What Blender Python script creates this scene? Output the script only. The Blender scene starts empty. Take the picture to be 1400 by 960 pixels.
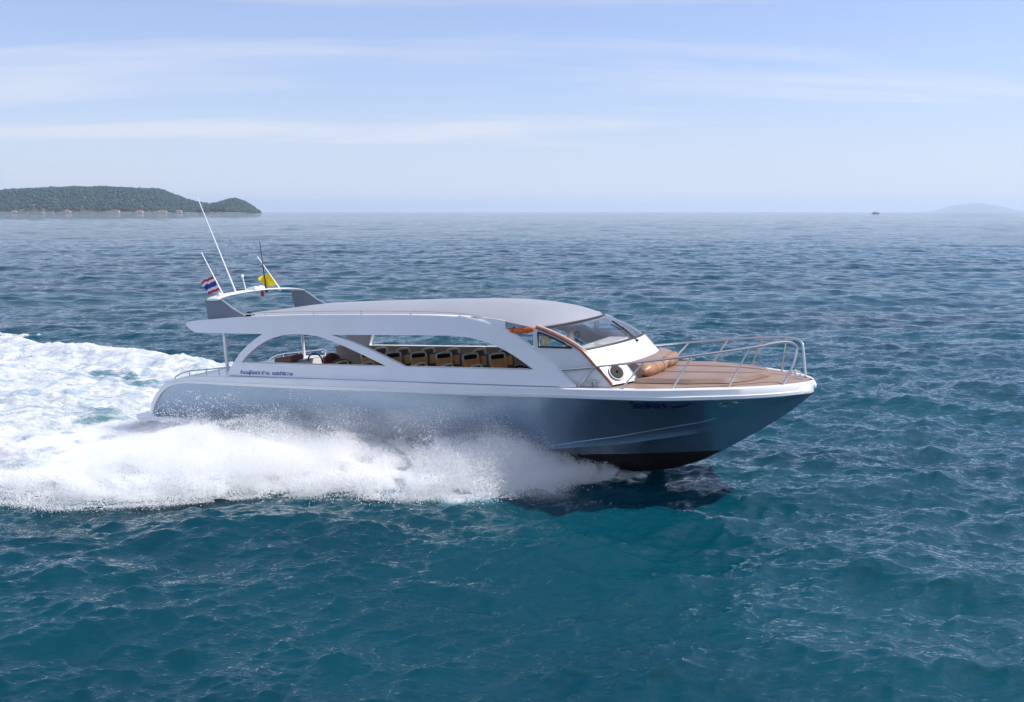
import bpy, bmesh, math, random
import numpy as np
from mathutils import Vector, Matrix
from mathutils.geometry import delaunay_2d_cdt

SC = bpy.context.scene
COL = SC.collection
R = math.radians
rng = np.random.default_rng(7)
random.seed(7)

# ------------------------------------------------------------------ camera
cam_d = bpy.data.cameras.new('camera')
cam = bpy.data.objects.new('camera', cam_d)
COL.objects.link(cam)
CAM_H = 5.6
cam.location = (0, 0, CAM_H)
cam.rotation_euler = (math.pi / 2 - math.atan(190.5 / 1200), 0, 0)
cam_d.sensor_width = 36
cam_d.lens = 1200 / 1400 * 36
cam_d.clip_start = 0.1
cam_d.clip_end = 60000
SC.camera = cam

# ------------------------------------------------------------------ world, sun, exposure
SUN_AZ = R(86)        # clockwise from +Y (to the right and beyond the boat)
SUN_EL = R(52)
W = bpy.data.worlds.new('World')
SC.world = W
W.use_nodes = True
nt = W.node_tree
nt.nodes.clear()
def N(t, kind, **kw):
    n = t.nodes.new(kind)
    for k, v in kw.items():
        setattr(n, k, v)
    return n
sky = N(nt, 'ShaderNodeTexSky', sky_type='NISHITA', sun_disc=False)
sky.sun_elevation = SUN_EL
sky.sun_rotation = SUN_AZ
sky.altitude = 0
sky.air_density = 1.0
sky.dust_density = 0.8
sky.ozone_density = 2.0
bg = N(nt, 'ShaderNodeBackground')
bg.inputs['Strength'].default_value = 0.115
wo = N(nt, 'ShaderNodeOutputWorld')
# thin cirrus on a high plane: direction / (z + small) keeps the streaks receding to the horizon
tc = N(nt, 'ShaderNodeTexCoord')
sx = N(nt, 'ShaderNodeSeparateXYZ')
nt.links.new(tc.outputs['Generated'], sx.inputs[0])
def math_n(t, op, a, b=None, c=None):
    n = N(t, 'ShaderNodeMath', operation=op)
    for i, v in enumerate((a, b, c)):
        if v is None:
            continue
        if isinstance(v, (int, float)):
            n.inputs[i].default_value = v
        else:
            t.links.new(v, n.inputs[i])
    return n.outputs[0]
zz = math_n(nt, 'ADD', math_n(nt, 'ABSOLUTE', sx.outputs['Z']), 0.10)
cx = math_n(nt, 'DIVIDE', sx.outputs['X'], zz)
cy = math_n(nt, 'DIVIDE', sx.outputs['Y'], zz)
cb = N(nt, 'ShaderNodeCombineXYZ')
nt.links.new(cx, cb.inputs[0]); nt.links.new(cy, cb.inputs[1])
mp = N(nt, 'ShaderNodeMapping')
nt.links.new(cb.outputs[0], mp.inputs['Vector'])
mp.inputs['Rotation'].default_value = (0, 0, R(38))
mp.inputs['Scale'].default_value = (0.20, 1.0, 1)
mp.inputs['Location'].default_value = (1.3, 0.35, 0)
n1 = N(nt, 'ShaderNodeTexNoise')
n1.inputs['Scale'].default_value = 0.8
n1.inputs['Detail'].default_value = 7
n1.inputs['Roughness'].default_value = 0.52
n1.inputs['Distortion'].default_value = 0.5
nt.links.new(mp.outputs[0], n1.inputs['Vector'])
cr = N(nt, 'ShaderNodeValToRGB')
cr.color_ramp.elements[0].position = 0.40
cr.color_ramp.elements[0].color = (0, 0, 0, 1)
cr.color_ramp.elements[1].position = 0.66
cr.color_ramp.elements[1].color = (1, 1, 1, 1)
nt.links.new(n1.outputs['Fac'], cr.inputs[0])
# high thin veil thickens towards the horizon, as a layer of even depth does
veil = math_n(nt, 'MULTIPLY', math_n(nt, 'DIVIDE', 0.10, zz), 1.0)
veil = math_n(nt, 'MINIMUM', math_n(nt, 'MAXIMUM', veil, 0.0), 0.85)
over = N(nt, 'ShaderNodeMapRange', interpolation_type='SMOOTHSTEP')      # cirrus sheet overhead
over.inputs['From Min'].default_value = 0.22; over.inputs['From Max'].default_value = 0.55
over.inputs['To Min'].default_value = 0.0; over.inputs['To Max'].default_value = 0.22
nt.links.new(sx.outputs['Z'], over.inputs['Value'])
cf = math_n(nt, 'MAXIMUM', math_n(nt, 'MAXIMUM', math_n(nt, 'MULTIPLY', cr.outputs[0], 0.85), veil), over.outputs[0])
mixc = N(nt, 'ShaderNodeMix', data_type='RGBA')
nt.links.new(cf, mixc.inputs['Factor'])
tint = N(nt, 'ShaderNodeVectorMath', operation='MULTIPLY')
nt.links.new(sky.outputs[0], tint.inputs[0]); tint.inputs[1].default_value = (0.48, 0.66, 0.97)
nt.links.new(tint.outputs[0], mixc.inputs['A'])
mixc.inputs['B'].default_value = (4.75, 4.85, 5.35, 1)
nt.links.new(mixc.outputs['Result'], bg.inputs['Color'])
nt.links.new(bg.outputs[0], wo.inputs['Surface'])

sd = bpy.data.lights.new('sun', 'SUN')
sd.energy = 3.3
sd.angle = R(0.8)
sd.color = (1.0, 0.93, 0.83)
sun = bpy.data.objects.new('sun', sd)
COL.objects.link(sun)
sdir = Vector((math.sin(SUN_AZ) * math.cos(SUN_EL), math.cos(SUN_AZ) * math.cos(SUN_EL), math.sin(SUN_EL)))
sun.rotation_euler = sdir.to_track_quat('Z', 'Y').to_euler()
sun.location = (0, 0, 40)

SC.view_settings.view_transform = 'Standard'
SC.view_settings.look = 'None'
SC.view_settings.gamma = 1
SC.view_settings.exposure = 0.62
SC.render.engine = 'CYCLES'
SC.cycles.use_denoising = True
SC.cycles.max_bounces = 12
SC.cycles.diffuse_bounces = 9
SC.cycles.glossy_bounces = 4
SC.cycles.transmission_bounces = 6
SC.cycles.transparent_max_bounces = 16
SC.cycles.volume_bounces = 1
SC.cycles.caustics_reflective = False
SC.cycles.caustics_refractive = False
SC.cycles.sample_clamp_indirect = 6
SC.cycles.sample_clamp_direct = 2.2

# ------------------------------------------------------------------ helpers
def setp(o, label=None, cat=None, group=None, kind=None):
    if label: o['label'] = label
    if cat: o['category'] = cat
    if group: o['group'] = group
    if kind: o['kind'] = kind
    return o

def mkobj(name, verts, faces, mat, parent=None, smooth=True, loc=None):
    me = bpy.data.meshes.new(name)
    me.from_pydata([tuple(map(float, v)) for v in verts], [], faces)
    me.update()
    if smooth:
        me.polygons.foreach_set('use_smooth', [True] * len(me.polygons))
    bm = bmesh.new(); bm.from_mesh(me)
    bmesh.ops.recalc_face_normals(bm, faces=bm.faces)
    if smooth:
        for e in bm.edges:
            if len(e.link_faces) == 2 and e.calc_face_angle(0) > R(38):
                e.smooth = False
    bm.to_mesh(me); bm.free()
    for m in (mat if isinstance(mat, (list, tuple)) else [mat]):
        me.materials.append(m)
    o = bpy.data.objects.new(name, me)
    COL.objects.link(o)
    if parent is not None:
        o.parent = parent
    if loc is not None:
        o.location = loc
    return o

class MB:
    """collects shapes into one mesh"""
    def __init__(s): s.v = []; s.f = []
    def add(s, v, f):
        k = len(s.v); s.v += [tuple(p) for p in v]; s.f += [[i + k for i in q] for q in f]; return s
    def box(s, c, d, rot=None, bev=0.0):
        bm = bmesh.new(); bmesh.ops.create_cube(bm, size=1)
        for v in bm.verts: v.co = Vector((v.co.x * d[0], v.co.y * d[1], v.co.z * d[2]))
        if bev > 0:
            bmesh.ops.bevel(bm, geom=bm.edges[:], offset=bev, segments=2, affect='EDGES')
        M = rot.to_matrix() if rot else Matrix.Identity(3)
        bm.verts.ensure_lookup_table()
        s.add([M @ v.co + Vector(c) for v in bm.verts], [[v.index for v in f.verts] for f in bm.faces])
        bm.free(); return s
    def tube(s, pts, r, n=10, sub=0, flat=None):
        P = [Vector(p) for p in pts]
        if sub: P = [Vector(p) for p in smooth_path(P, sub)]
        rs = r if isinstance(r, (list, tuple)) else [r] * len(P)
        if len(rs) != len(P): rs = list(np.interp(np.linspace(0, 1, len(P)), np.linspace(0, 1, len(rs)), rs))
        v = []; up = Vector((0, 0, 1)); prev = None
        for i, p in enumerate(P):
            t = (P[min(i + 1, len(P) - 1)] - P[max(i - 1, 0)]).normalized()
            if prev is None:
                a = t.cross(up)
                if a.length < 0.05: a = t.cross(Vector((1, 0, 0)))
            else:
                a = prev - t * prev.dot(t)
            a.normalize(); prev = a.copy(); b = t.cross(a)
            ra, rb = (rs[i], rs[i]) if flat is None else (rs[i] * flat[0], rs[i] * flat[1])
            for k in range(n):
                w = 2 * math.pi * k / n
                v.append(p + a * math.cos(w) * ra + b * math.sin(w) * rb)
        f = [[i * n + k, i * n + (k + 1) % n, (i + 1) * n + (k + 1) % n, (i + 1) * n + k] for i in range(len(P) - 1) for k in range(n)]
        f.append(list(range(n))[::-1]); f.append([(len(P) - 1) * n + k for k in range(n)])
        return s.add(v, f)
    def ball(s, c, r, u=14, w=9):
        r = r if isinstance(r, (list, tuple)) else (r, r, r)
        v = [(c[0], c[1], c[2] - r[2])]
        for j in range(1, w):
            th = math.pi * j / w
            for i in range(u):
                a = 2 * math.pi * i / u
                v.append((c[0] + r[0] * math.sin(th) * math.cos(a), c[1] + r[1] * math.sin(th) * math.sin(a), c[2] - r[2] * math.cos(th)))
        v.append((c[0], c[1], c[2] + r[2]))
        f = [[0, 1 + (i + 1) % u, 1 + i] for i in range(u)]
        for j in range(w - 2):
            for i in range(u):
                a = 1 + j * u
                f.append([a + i, a + (i + 1) % u, a + u + (i + 1) % u, a + u + i])
        L = len(v) - 1; a = 1 + (w - 2) * u
        f += [[L, a + i, a + (i + 1) % u] for i in range(u)]
        return s.add(v, f)
    def grid(s, rows, close=False):
        n = len(rows[0]); v = [p for r in rows for p in r]
        f = [[i * n + k, i * n + (k + 1) % n, (i + 1) * n + (k + 1) % n, (i + 1) * n + k] for i in range(len(rows) - 1) for k in range(n if close else n - 1)]
        return s.add(v, f)
    def make(s, name, mat, parent=None, smooth=True):
        return mkobj(name, s.v, s.f, mat, parent, smooth)

def smooth_path(P, sub=6, closed=False):
    P = [Vector(p) for p in P]; n = len(P); out = []
    rng_ = n if closed else n - 1
    for i in range(rng_):
        if closed:
            p0, p1, p2, p3 = P[(i - 1) % n], P[i], P[(i + 1) % n], P[(i + 2) % n]
        else:
            p0, p1, p2, p3 = P[max(i - 1, 0)], P[i], P[i + 1], P[min(i + 2, n - 1)]
        for k in range(sub):
            t = k / sub
            out.append(0.5 * ((2 * p1) + (p2 - p0) * t + (2 * p0 - 5 * p1 + 4 * p2 - p3) * t * t + (3 * p1 - p0 - 3 * p2 + p3) * t ** 3))
    if not closed: out.append(P[-1])
    return out

def ip(x, xs, ys): return float(np.interp(x, xs, ys))

# ------------------------------------------------------------------ materials
def mat(name, color, rough=0.5, metal=0.0, coat=0.0, spec=None, var=0.0, vscale=3.0, bump=0.0, bscale=30.0):
    m = bpy.data.materials.new(name); m.use_nodes = True
    t = m.node_tree; b = t.nodes['Principled BSDF']
    b.inputs['Base Color'].default_value = (*color, 1)
    b.inputs['Roughness'].default_value = rough
    b.inputs['Metallic'].default_value = metal
    if coat:
        b.inputs['Coat Weight'].default_value = coat; b.inputs['Coat Roughness'].default_value = 0.06
    if spec is not None: b.inputs['Specular IOR Level'].default_value = spec
    if var or bump:
        c = N(t, 'ShaderNodeTexCoord')
    if var:
        n = N(t, 'ShaderNodeTexNoise'); n.inputs['Scale'].default_value = vscale; n.inputs['Detail'].default_value = 5
        t.links.new(c.outputs['Object'], n.inputs['Vector'])
        mr = N(t, 'ShaderNodeMapRange')
        mr.inputs['From Min'].default_value = 0.3; mr.inputs['From Max'].default_value = 0.7
        mr.inputs['To Min'].default_value = 1 - var; mr.inputs['To Max'].default_value = 1 + var
        t.links.new(n.outputs['Fac'], mr.inputs['Value'])
        vm = N(t, 'ShaderNodeVectorMath', operation='SCALE'); vm.inputs[0].default_value = color
        t.links.new(mr.outputs[0], vm.inputs['Scale']); t.links.new(vm.outputs[0], b.inputs['Base Color'])
    if bump:
        n = N(t, 'ShaderNodeTexNoise'); n.inputs['Scale'].default_value = bscale; n.inputs['Detail'].default_value = 4
        t.links.new(c.outputs['Object'], n.inputs['Vector'])
        bp = N(t, 'ShaderNodeBump'); bp.inputs['Strength'].default_value = bump; bp.inputs['Distance'].default_value = 0.01
        t.links.new(n.outputs['Fac'], bp.inputs['Height']); t.links.new(bp.outputs[0], b.inputs['Normal'])
    return m

M_WHITE = mat('white_gelcoat', (0.80, 0.81, 0.82), 0.28, coat=0.4, var=0.03, vscale=1.5)
M_PANEL = mat('side_gelcoat', (0.80, 0.81, 0.83), 0.3, coat=0.4, var=0.03, vscale=1.2)
M_ROOF = mat('grey_roof_paint', (0.31, 0.315, 0.35), 0.45, coat=0.1, var=0.05, vscale=0.8)
M_FIN = mat('slate_paint', (0.16, 0.19, 0.24), 0.4, coat=0.2)
M_STEEL = mat('stainless_steel', (0.62, 0.60, 0.60), 0.28, metal=0.9)
M_BROWN = mat('mahogany_trim', (0.28, 0.075, 0.03), 0.35, coat=0.5, var=0.2, vscale=8)
M_DARK = mat('dark_rubber', (0.025, 0.022, 0.025), 0.5)
M_BLACK = mat('black_plastic', (0.01, 0.01, 0.012), 0.6, spec=0.2)
M_ORANGE = mat('orange_canvas', (0.72, 0.13, 0.025), 0.75, var=0.2, vscale=10, bump=0.8, bscale=14)
M_LINING = mat('taupe_lining', (0.42, 0.37, 0.35), 0.7, var=0.08)
M_FLOOR = mat('grey_floor', (0.30, 0.29, 0.28), 0.7, var=0.15)
M_TAN = mat('tan_vinyl', (0.88, 0.50, 0.20), 0.55, var=0.15, vscale=6)
M_SEATDK = mat('brown_vinyl', (0.075, 0.055, 0.045), 0.55, var=0.2, vscale=6)
M_CREAM = mat('cream_tube', (0.85, 0.80, 0.70), 0.4)
M_PAD = mat('brown_sunpad_vinyl', (0.26, 0.175, 0.14), 0.5, var=0.12, vscale=2, bump=0.4, bscale=9)
M_BOLSTER = mat('copper_vinyl', (0.35, 0.185, 0.10), 0.38, var=0.25, vscale=4, bump=1.0, bscale=7)
M_MAROON = mat('maroon_cloth', (0.12, 0.02, 0.035), 0.8, var=0.3, vscale=9)
M_LAMP = mat('cream_vinyl', (0.85, 0.70, 0.40), 0.5)
M_TEXT = mat('blue_lettering', (0.015, 0.02, 0.22), 0.4)
M_TEXT2 = mat('navy_lettering', (0.006, 0.008, 0.11), 0.4)
M_RED = mat('red_lens', (0.45, 0.01, 0.02), 0.3)

def teak_mat():
    m = bpy.data.materials.new('teak_deck'); m.use_nodes = True
    t = m.node_tree; b = t.nodes['Principled BSDF']; b.inputs['Roughness'].default_value = 0.6
    c = N(t, 'ShaderNodeTexCoord'); s = N(t, 'ShaderNodeSeparateXYZ'); t.links.new(c.outputs['Object'], s.inputs[0])
    fr = math_n(t, 'FRACT', math_n(t, 'MULTIPLY', s.outputs['Y'], 14.0))
    ln = math_n(t, 'LESS_THAN', fr, 0.12)
    mp = N(t, 'ShaderNodeMapping'); mp.inputs['Scale'].default_value = (1.2, 14, 1)
    t.links.new(c.outputs['Object'], mp.inputs['Vector'])
    n = N(t, 'ShaderNodeTexNoise'); n.inputs['Scale'].default_value = 2.2; n.inputs['Detail'].default_value = 5
    t.links.new(mp.outputs[0], n.inputs['Vector'])
    r = N(t, 'ShaderNodeValToRGB')
    r.color_ramp.elements[0].color = (0.25, 0.15, 0.10, 1); r.color_ramp.elements[1].color = (0.34, 0.26, 0.21, 1)
    r.color_ramp.elements[0].position = 0.3; r.color_ramp.elements[1].position = 0.7
    t.links.new(n.outputs['Fac'], r.inputs[0])
    mx = N(t, 'ShaderNodeMix', data_type='RGBA'); t.links.new(ln, mx.inputs['Factor'])
    t.links.new(r.outputs[0], mx.inputs['A']); mx.inputs['B'].default_value = (0.10, 0.065, 0.05, 1)
    t.links.new(mx.outputs['Result'], b.inputs['Base Color'])
    return m
M_TEAK = teak_mat()

def hull_mat():
    m = bpy.data.materials.new('hull_paint'); m.use_nodes = True
    t = m.node_tree; b = t.nodes['Principled BSDF']
    c = N(t, 'ShaderNodeTexCoord'); s = N(t, 'ShaderNodeSeparateXYZ'); t.links.new(c.outputs['Object'], s.inputs[0])
    lt = math_n(t, 'LESS_THAN', s.outputs['Z'], -1.30)
    n = N(t, 'ShaderNodeTexNoise'); n.inputs['Scale'].default_value = 0.7; n.inputs['Detail'].default_value = 4
    t.links.new(c.outputs['Object'], n.inputs['Vector'])
    r = N(t, 'ShaderNodeValToRGB')
    r.color_ramp.elements[0].color = (0.27, 0.36, 0.47, 1); r.color_ramp.elements[1].color = (0.31, 0.40, 0.51, 1)
    t.links.new(n.outputs['Fac'], r.inputs[0])
    mx = N(t, 'ShaderNodeMix', data_type='RGBA'); t.links.new(lt, mx.inputs['Factor'])
    t.links.new(r.outputs[0], mx.inputs['A']); mx.inputs['B'].default_value = (0.005, 0.002, 0.003, 1)
    t.links.new(mx.outputs['Result'], b.inputs['Base Color'])
    nb_ = N(t, 'ShaderNodeTexNoise'); nb_.inputs['Scale'].default_value = 1.6; nb_.inputs['Detail'].default_value = 3
    t.links.new(c.outputs['Object'], nb_.inputs['Vector'])
    bp = N(t, 'ShaderNodeBump'); bp.inputs['Strength'].default_value = 0.25; bp.inputs['Distance'].default_value = 0.02
    t.links.new(nb_.outputs['Fac'], bp.inputs['Height']); t.links.new(bp.outputs[0], b.inputs['Normal'])
    inv = math_n(t, 'SUBTRACT', 1.0, lt)
    t.links.new(math_n(t, 'MULTIPLY', inv, 0.76), b.inputs['Metallic'])
    t.links.new(math_n(t, 'ADD', math_n(t, 'MULTIPLY', lt, 0.4), 0.26), b.inputs['Roughness'])
    return m
M_HULL = hull_mat()

def glass_mat():
    m = bpy.data.materials.new('tinted_glass'); m.use_nodes = True
    t = m.node_tree; t.nodes.clear()
    o = N(t, 'ShaderNodeOutputMaterial')
    tr = N(t, 'ShaderNodeBsdfTransparent'); tr.inputs[0].default_value = (0.90, 0.92, 0.93, 1)
    gl = N(t, 'ShaderNodeBsdfGlossy'); gl.inputs['Roughness'].default_value = 0.03; gl.inputs[0].default_value = (0.9, 0.9, 0.95, 1)
    fr = N(t, 'ShaderNodeFresnel'); fr.inputs[0].default_value = 1.5
    mx = N(t, 'ShaderNodeMixShader')
    t.links.new(fr.outputs[0], mx.inputs[0]); t.links.new(tr.outputs[0], mx.inputs[1]); t.links.new(gl.outputs[0], mx.inputs[2])
    t.links.new(mx.outputs[0], o.inputs[0])
    return m
M_GLASS = glass_mat()

# ------------------------------------------------------------------ boat frame (bow up 3 degrees, bow turned towards the viewer)
BX = Vector((0.90875541, -0.4141437, 0.05146447))
BY = Vector((0.41570722, 0.9091758, -0.02422555))
BZ = Vector((-0.03675739, 0.04340925, 0.99838095))
BO = Vector((-7.2024133, 23.02508368, 1.34623596))
BM = Matrix(((BX.x, BY.x, BZ.x, BO.x), (BX.y, BY.y, BZ.y, BO.y), (BX.z, BY.z, BZ.z, BO.z), (0, 0, 0, 1)))
def to_local(x, y):           # world xy (on the water) -> boat X, Y
    dx = x - BO.x; dy = y - BO.y; dz = -BO.z
    return dx * BX.x + dy * BX.y + dz * BX.z, dx * BY.x + dy * BY.y + dz * BY.z

# ------------------------------------------------------------------ noise tools
LAT = rng.random((32, 32, 32)).astype(np.float32)
def vnoise(p):
    i = np.floor(p).astype(int); f = p - i; f = f * f * (3 - 2 * f); i &= 31; j = (i + 1) & 31
    def L(a, b, c): return LAT[a[:, 0], b[:, 1], c[:, 2]]
    x, y, z = f[:, 0], f[:, 1], f[:, 2]
    def lx(b, c): return L(i, b, c) * (1 - x) + L(j, b, c) * x
    return (lx(i, i) * (1 - y) + lx(j, i) * y) * (1 - z) + (lx(i, j) * (1 - y) + lx(j, j) * y) * z
def fbm(p, o=4):
    s = 0; a = 1; t = 0
    for k in range(o):
        s = s + a * vnoise(p * (2.03 ** k) + 7.1 * k); t += a; a *= 0.52
    return s / t
def sstep(a, b, x):
    t = np.clip((x - a) / (b - a), 0, 1); return t * t * (3 - 2 * t)

# ------------------------------------------------------------------ the sea: one sheet of real waves out to the horizon
def wave_tile(n, size, lmin, lmax, rms, wind, spread, seed, slope=-3.4):
    g = np.random.default_rng(seed)
    k = np.fft.fftfreq(n, d=size / n) * 2 * np.pi
    kx, ky = np.meshgrid(k, k, indexing='ij'); kk = np.hypot(kx, ky); kk[0, 0] = 1
    c = (kx * math.cos(wind) + ky * math.sin(wind)) / kk
    amp = kk ** slope * np.abs(c) ** spread * (c > -0.2)
    lam = 2 * np.pi / kk
    band = sstep(lmin * 0.8, lmin * 1.25, lam) * (1 - sstep(lmax * 0.8, lmax * 1.25, lam))
    amp = np.sqrt(amp) * band; amp[0, 0] = 0
    h = amp * (g.normal(size=(n, n)) + 1j * g.normal(size=(n, n)))
    z = np.fft.ifft2(h); s = rms / z.real.std()
    z = z.real * s
    dx = np.fft.ifft2(1j * kx / kk * h).real * s
    dy = np.fft.ifft2(1j * ky / kk * h).real * s
    return z.astype(np.float32), dx.astype(np.float32), dy.astype(np.float32)
def samp(a, x, y, size, rot):
    n = a.shape[0]; c, s = math.cos(rot), math.sin(rot)
    u = (x * c + y * s) / size * n; v = (-x * s + y * c) / size * n
    i = np.floor(u).astype(np.int64); j = np.floor(v).astype(np.int64); fu = (u - i).astype(np.float32); fv = (v - j).astype(np.float32)
    i0, j0, i1, j1 = i % n, j % n, (i + 1) % n, (j + 1) % n
    return (a[i0, j0] * (1 - fu) + a[i1, j0] * fu) * (1 - fv) + (a[i0, j1] * (1 - fu) + a[i1, j1] * fu) * fv

# wake edges in boat coordinates (X forward, Y port), starboard and port
WXN = [-60, -20, -8, -2, -0.5, 1.8, 3.4, 4.9, 7.2, 8.3, 9.1, 9.9, 10.6]
WYN = [20, 12.0, 8.0, 7.0, 6.9, 6.6, 5.6, 4.3, 3.6, 3.1, 2.5, 1.7, 0.6]
WYP = [11, 8.3, 7.7, 7.4, 7.0, 6.4, 5.6, 4.3, 3.6, 3.1, 2.2, 1.2, 0.1]

def sea_height(x, y, r):
    z = np.zeros_like(x); ddx = np.zeros_like(x); ddy = np.zeros_like(x)
    W0 = R(-78)
    for (tile, size, rot, lam, chop) in TILES:
        fade = 1 - sstep(0.30, 0.85, r * 0.0026 * 2.6 / lam)
        m = fade > 0.001
        if not m.any(): continue
        a, b, c = tile
        xs, ys = x[m], y[m]
        z[m] += samp(a, xs, ys, size, rot) * fade[m]
        du = samp(b, xs, ys, size, rot) * fade[m] * chop; dv = samp(c, xs, ys, size, rot) * fade[m] * chop
        cr_, sr_ = math.cos(rot), math.sin(rot)
        ddx[m] += du * cr_ - dv * sr_; ddy[m] += du * sr_ + dv * cr_
    return z, ddx, ddy

TILES = [
    (wave_tile(512, 163.0, 4.5, 34, 0.085, R(-80), 3, 11, -3.0), 163.0, R(7), 9, 0.55),
    (wave_tile(512, 61.0, 1.0, 5.5, 0.058, R(-78), 2.6, 12, -2.6), 61.0, R(-13), 2.2, 0.62),
    (wave_tile(512, 17.3, 0.12, 1.1, 0.0210, R(-100), 4.0, 13, -3.1), 17.3, R(21), 0.45, 0.45),
    (wave_tile(512, 23.7, 0.3, 1.7, 0.0200, R(-82), 5.0, 17, -2.6), 23.7, R(33), 0.6, 0.45),
]

def foam_field(x, y):
    X, Y = to_local(x, y)
    near = np.interp(X, WXN, WYN); port = np.interp(X, WXN, WYP)
    P = np.stack([X * 0.55, Y * 0.9, X * 0], 1)
    n = fbm(P, 4); n2 = fbm(np.stack([X * 1.7, Y * 2.6, X * 0 + 5], 1), 3)
    half = np.where(Y < 0, near, port)
    d = half - np.abs(Y) + (n - 0.5) * 2.4 + (n2 - 0.5) * 1.0
    edge = sstep(-0.15, 0.55, d) * (X < 11.2)
    edge = np.where(X > 9.5, edge * (d > 0), edge)
    # troughs between the stern wave and the side waves carry thinner foam
    trough = np.exp(-((Y - (3.9 + 0.02 * X) - (n2 - .5) * 2.2) / 0.8) ** 2) * sstep(-3.0, -6.0, X) * sstep(-24, -13, X) * 0.52 * sstep(.40, .56, fbm(np.stack([X * .35, Y * .6, X * 0 + 21], 1), 3))
    t2 = np.exp(-((Y + (3.0 - 0.12 * X)) / 1.1) ** 2) * sstep(-4.0, -8.0, X) * 0.55
    flat = np.exp(-((Y + 1.5) / 1.5) ** 2) * sstep(-1.0, -2.2, X) * sstep(-9.5, -6.0, X) * 0.34
    f = edge * (1 - np.clip(trough + t2 + flat, 0, 0.9) * (0.55 + 0.9 * n))
    f *= 0.55 + 0.45 * sstep(-70, -25, X)
    # height: side rolls of white water and a rough wake
    roll = 0.28 * np.exp(-((np.abs(Y) - half * 0.80) / 0.9) ** 2) * sstep(9.0, 0.0, X) * edge * sstep(-60, -10, X)
    roll *= 0.55 + 0.9 * n
    hump = 0.25 * np.exp(-(Y / 2.6) ** 2) * sstep(-5.5, -9.5, X) * edge * sstep(-45, -16, X)
    rough = edge * ((n - 0.5) * 0.34 + (n2 - 0.5) * 0.22 + (fbm(np.stack([X * 5.5, Y * 5.5, X * 0 + 9], 1), 3) - 0.5) * 0.10)
    hollow = -0.18 * np.exp(-(Y / 1.9) ** 2) * sstep(11.0, 8.0, X) * sstep(-4.5, -1.5, X)
    return f, roll + hump + rough + hollow

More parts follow.
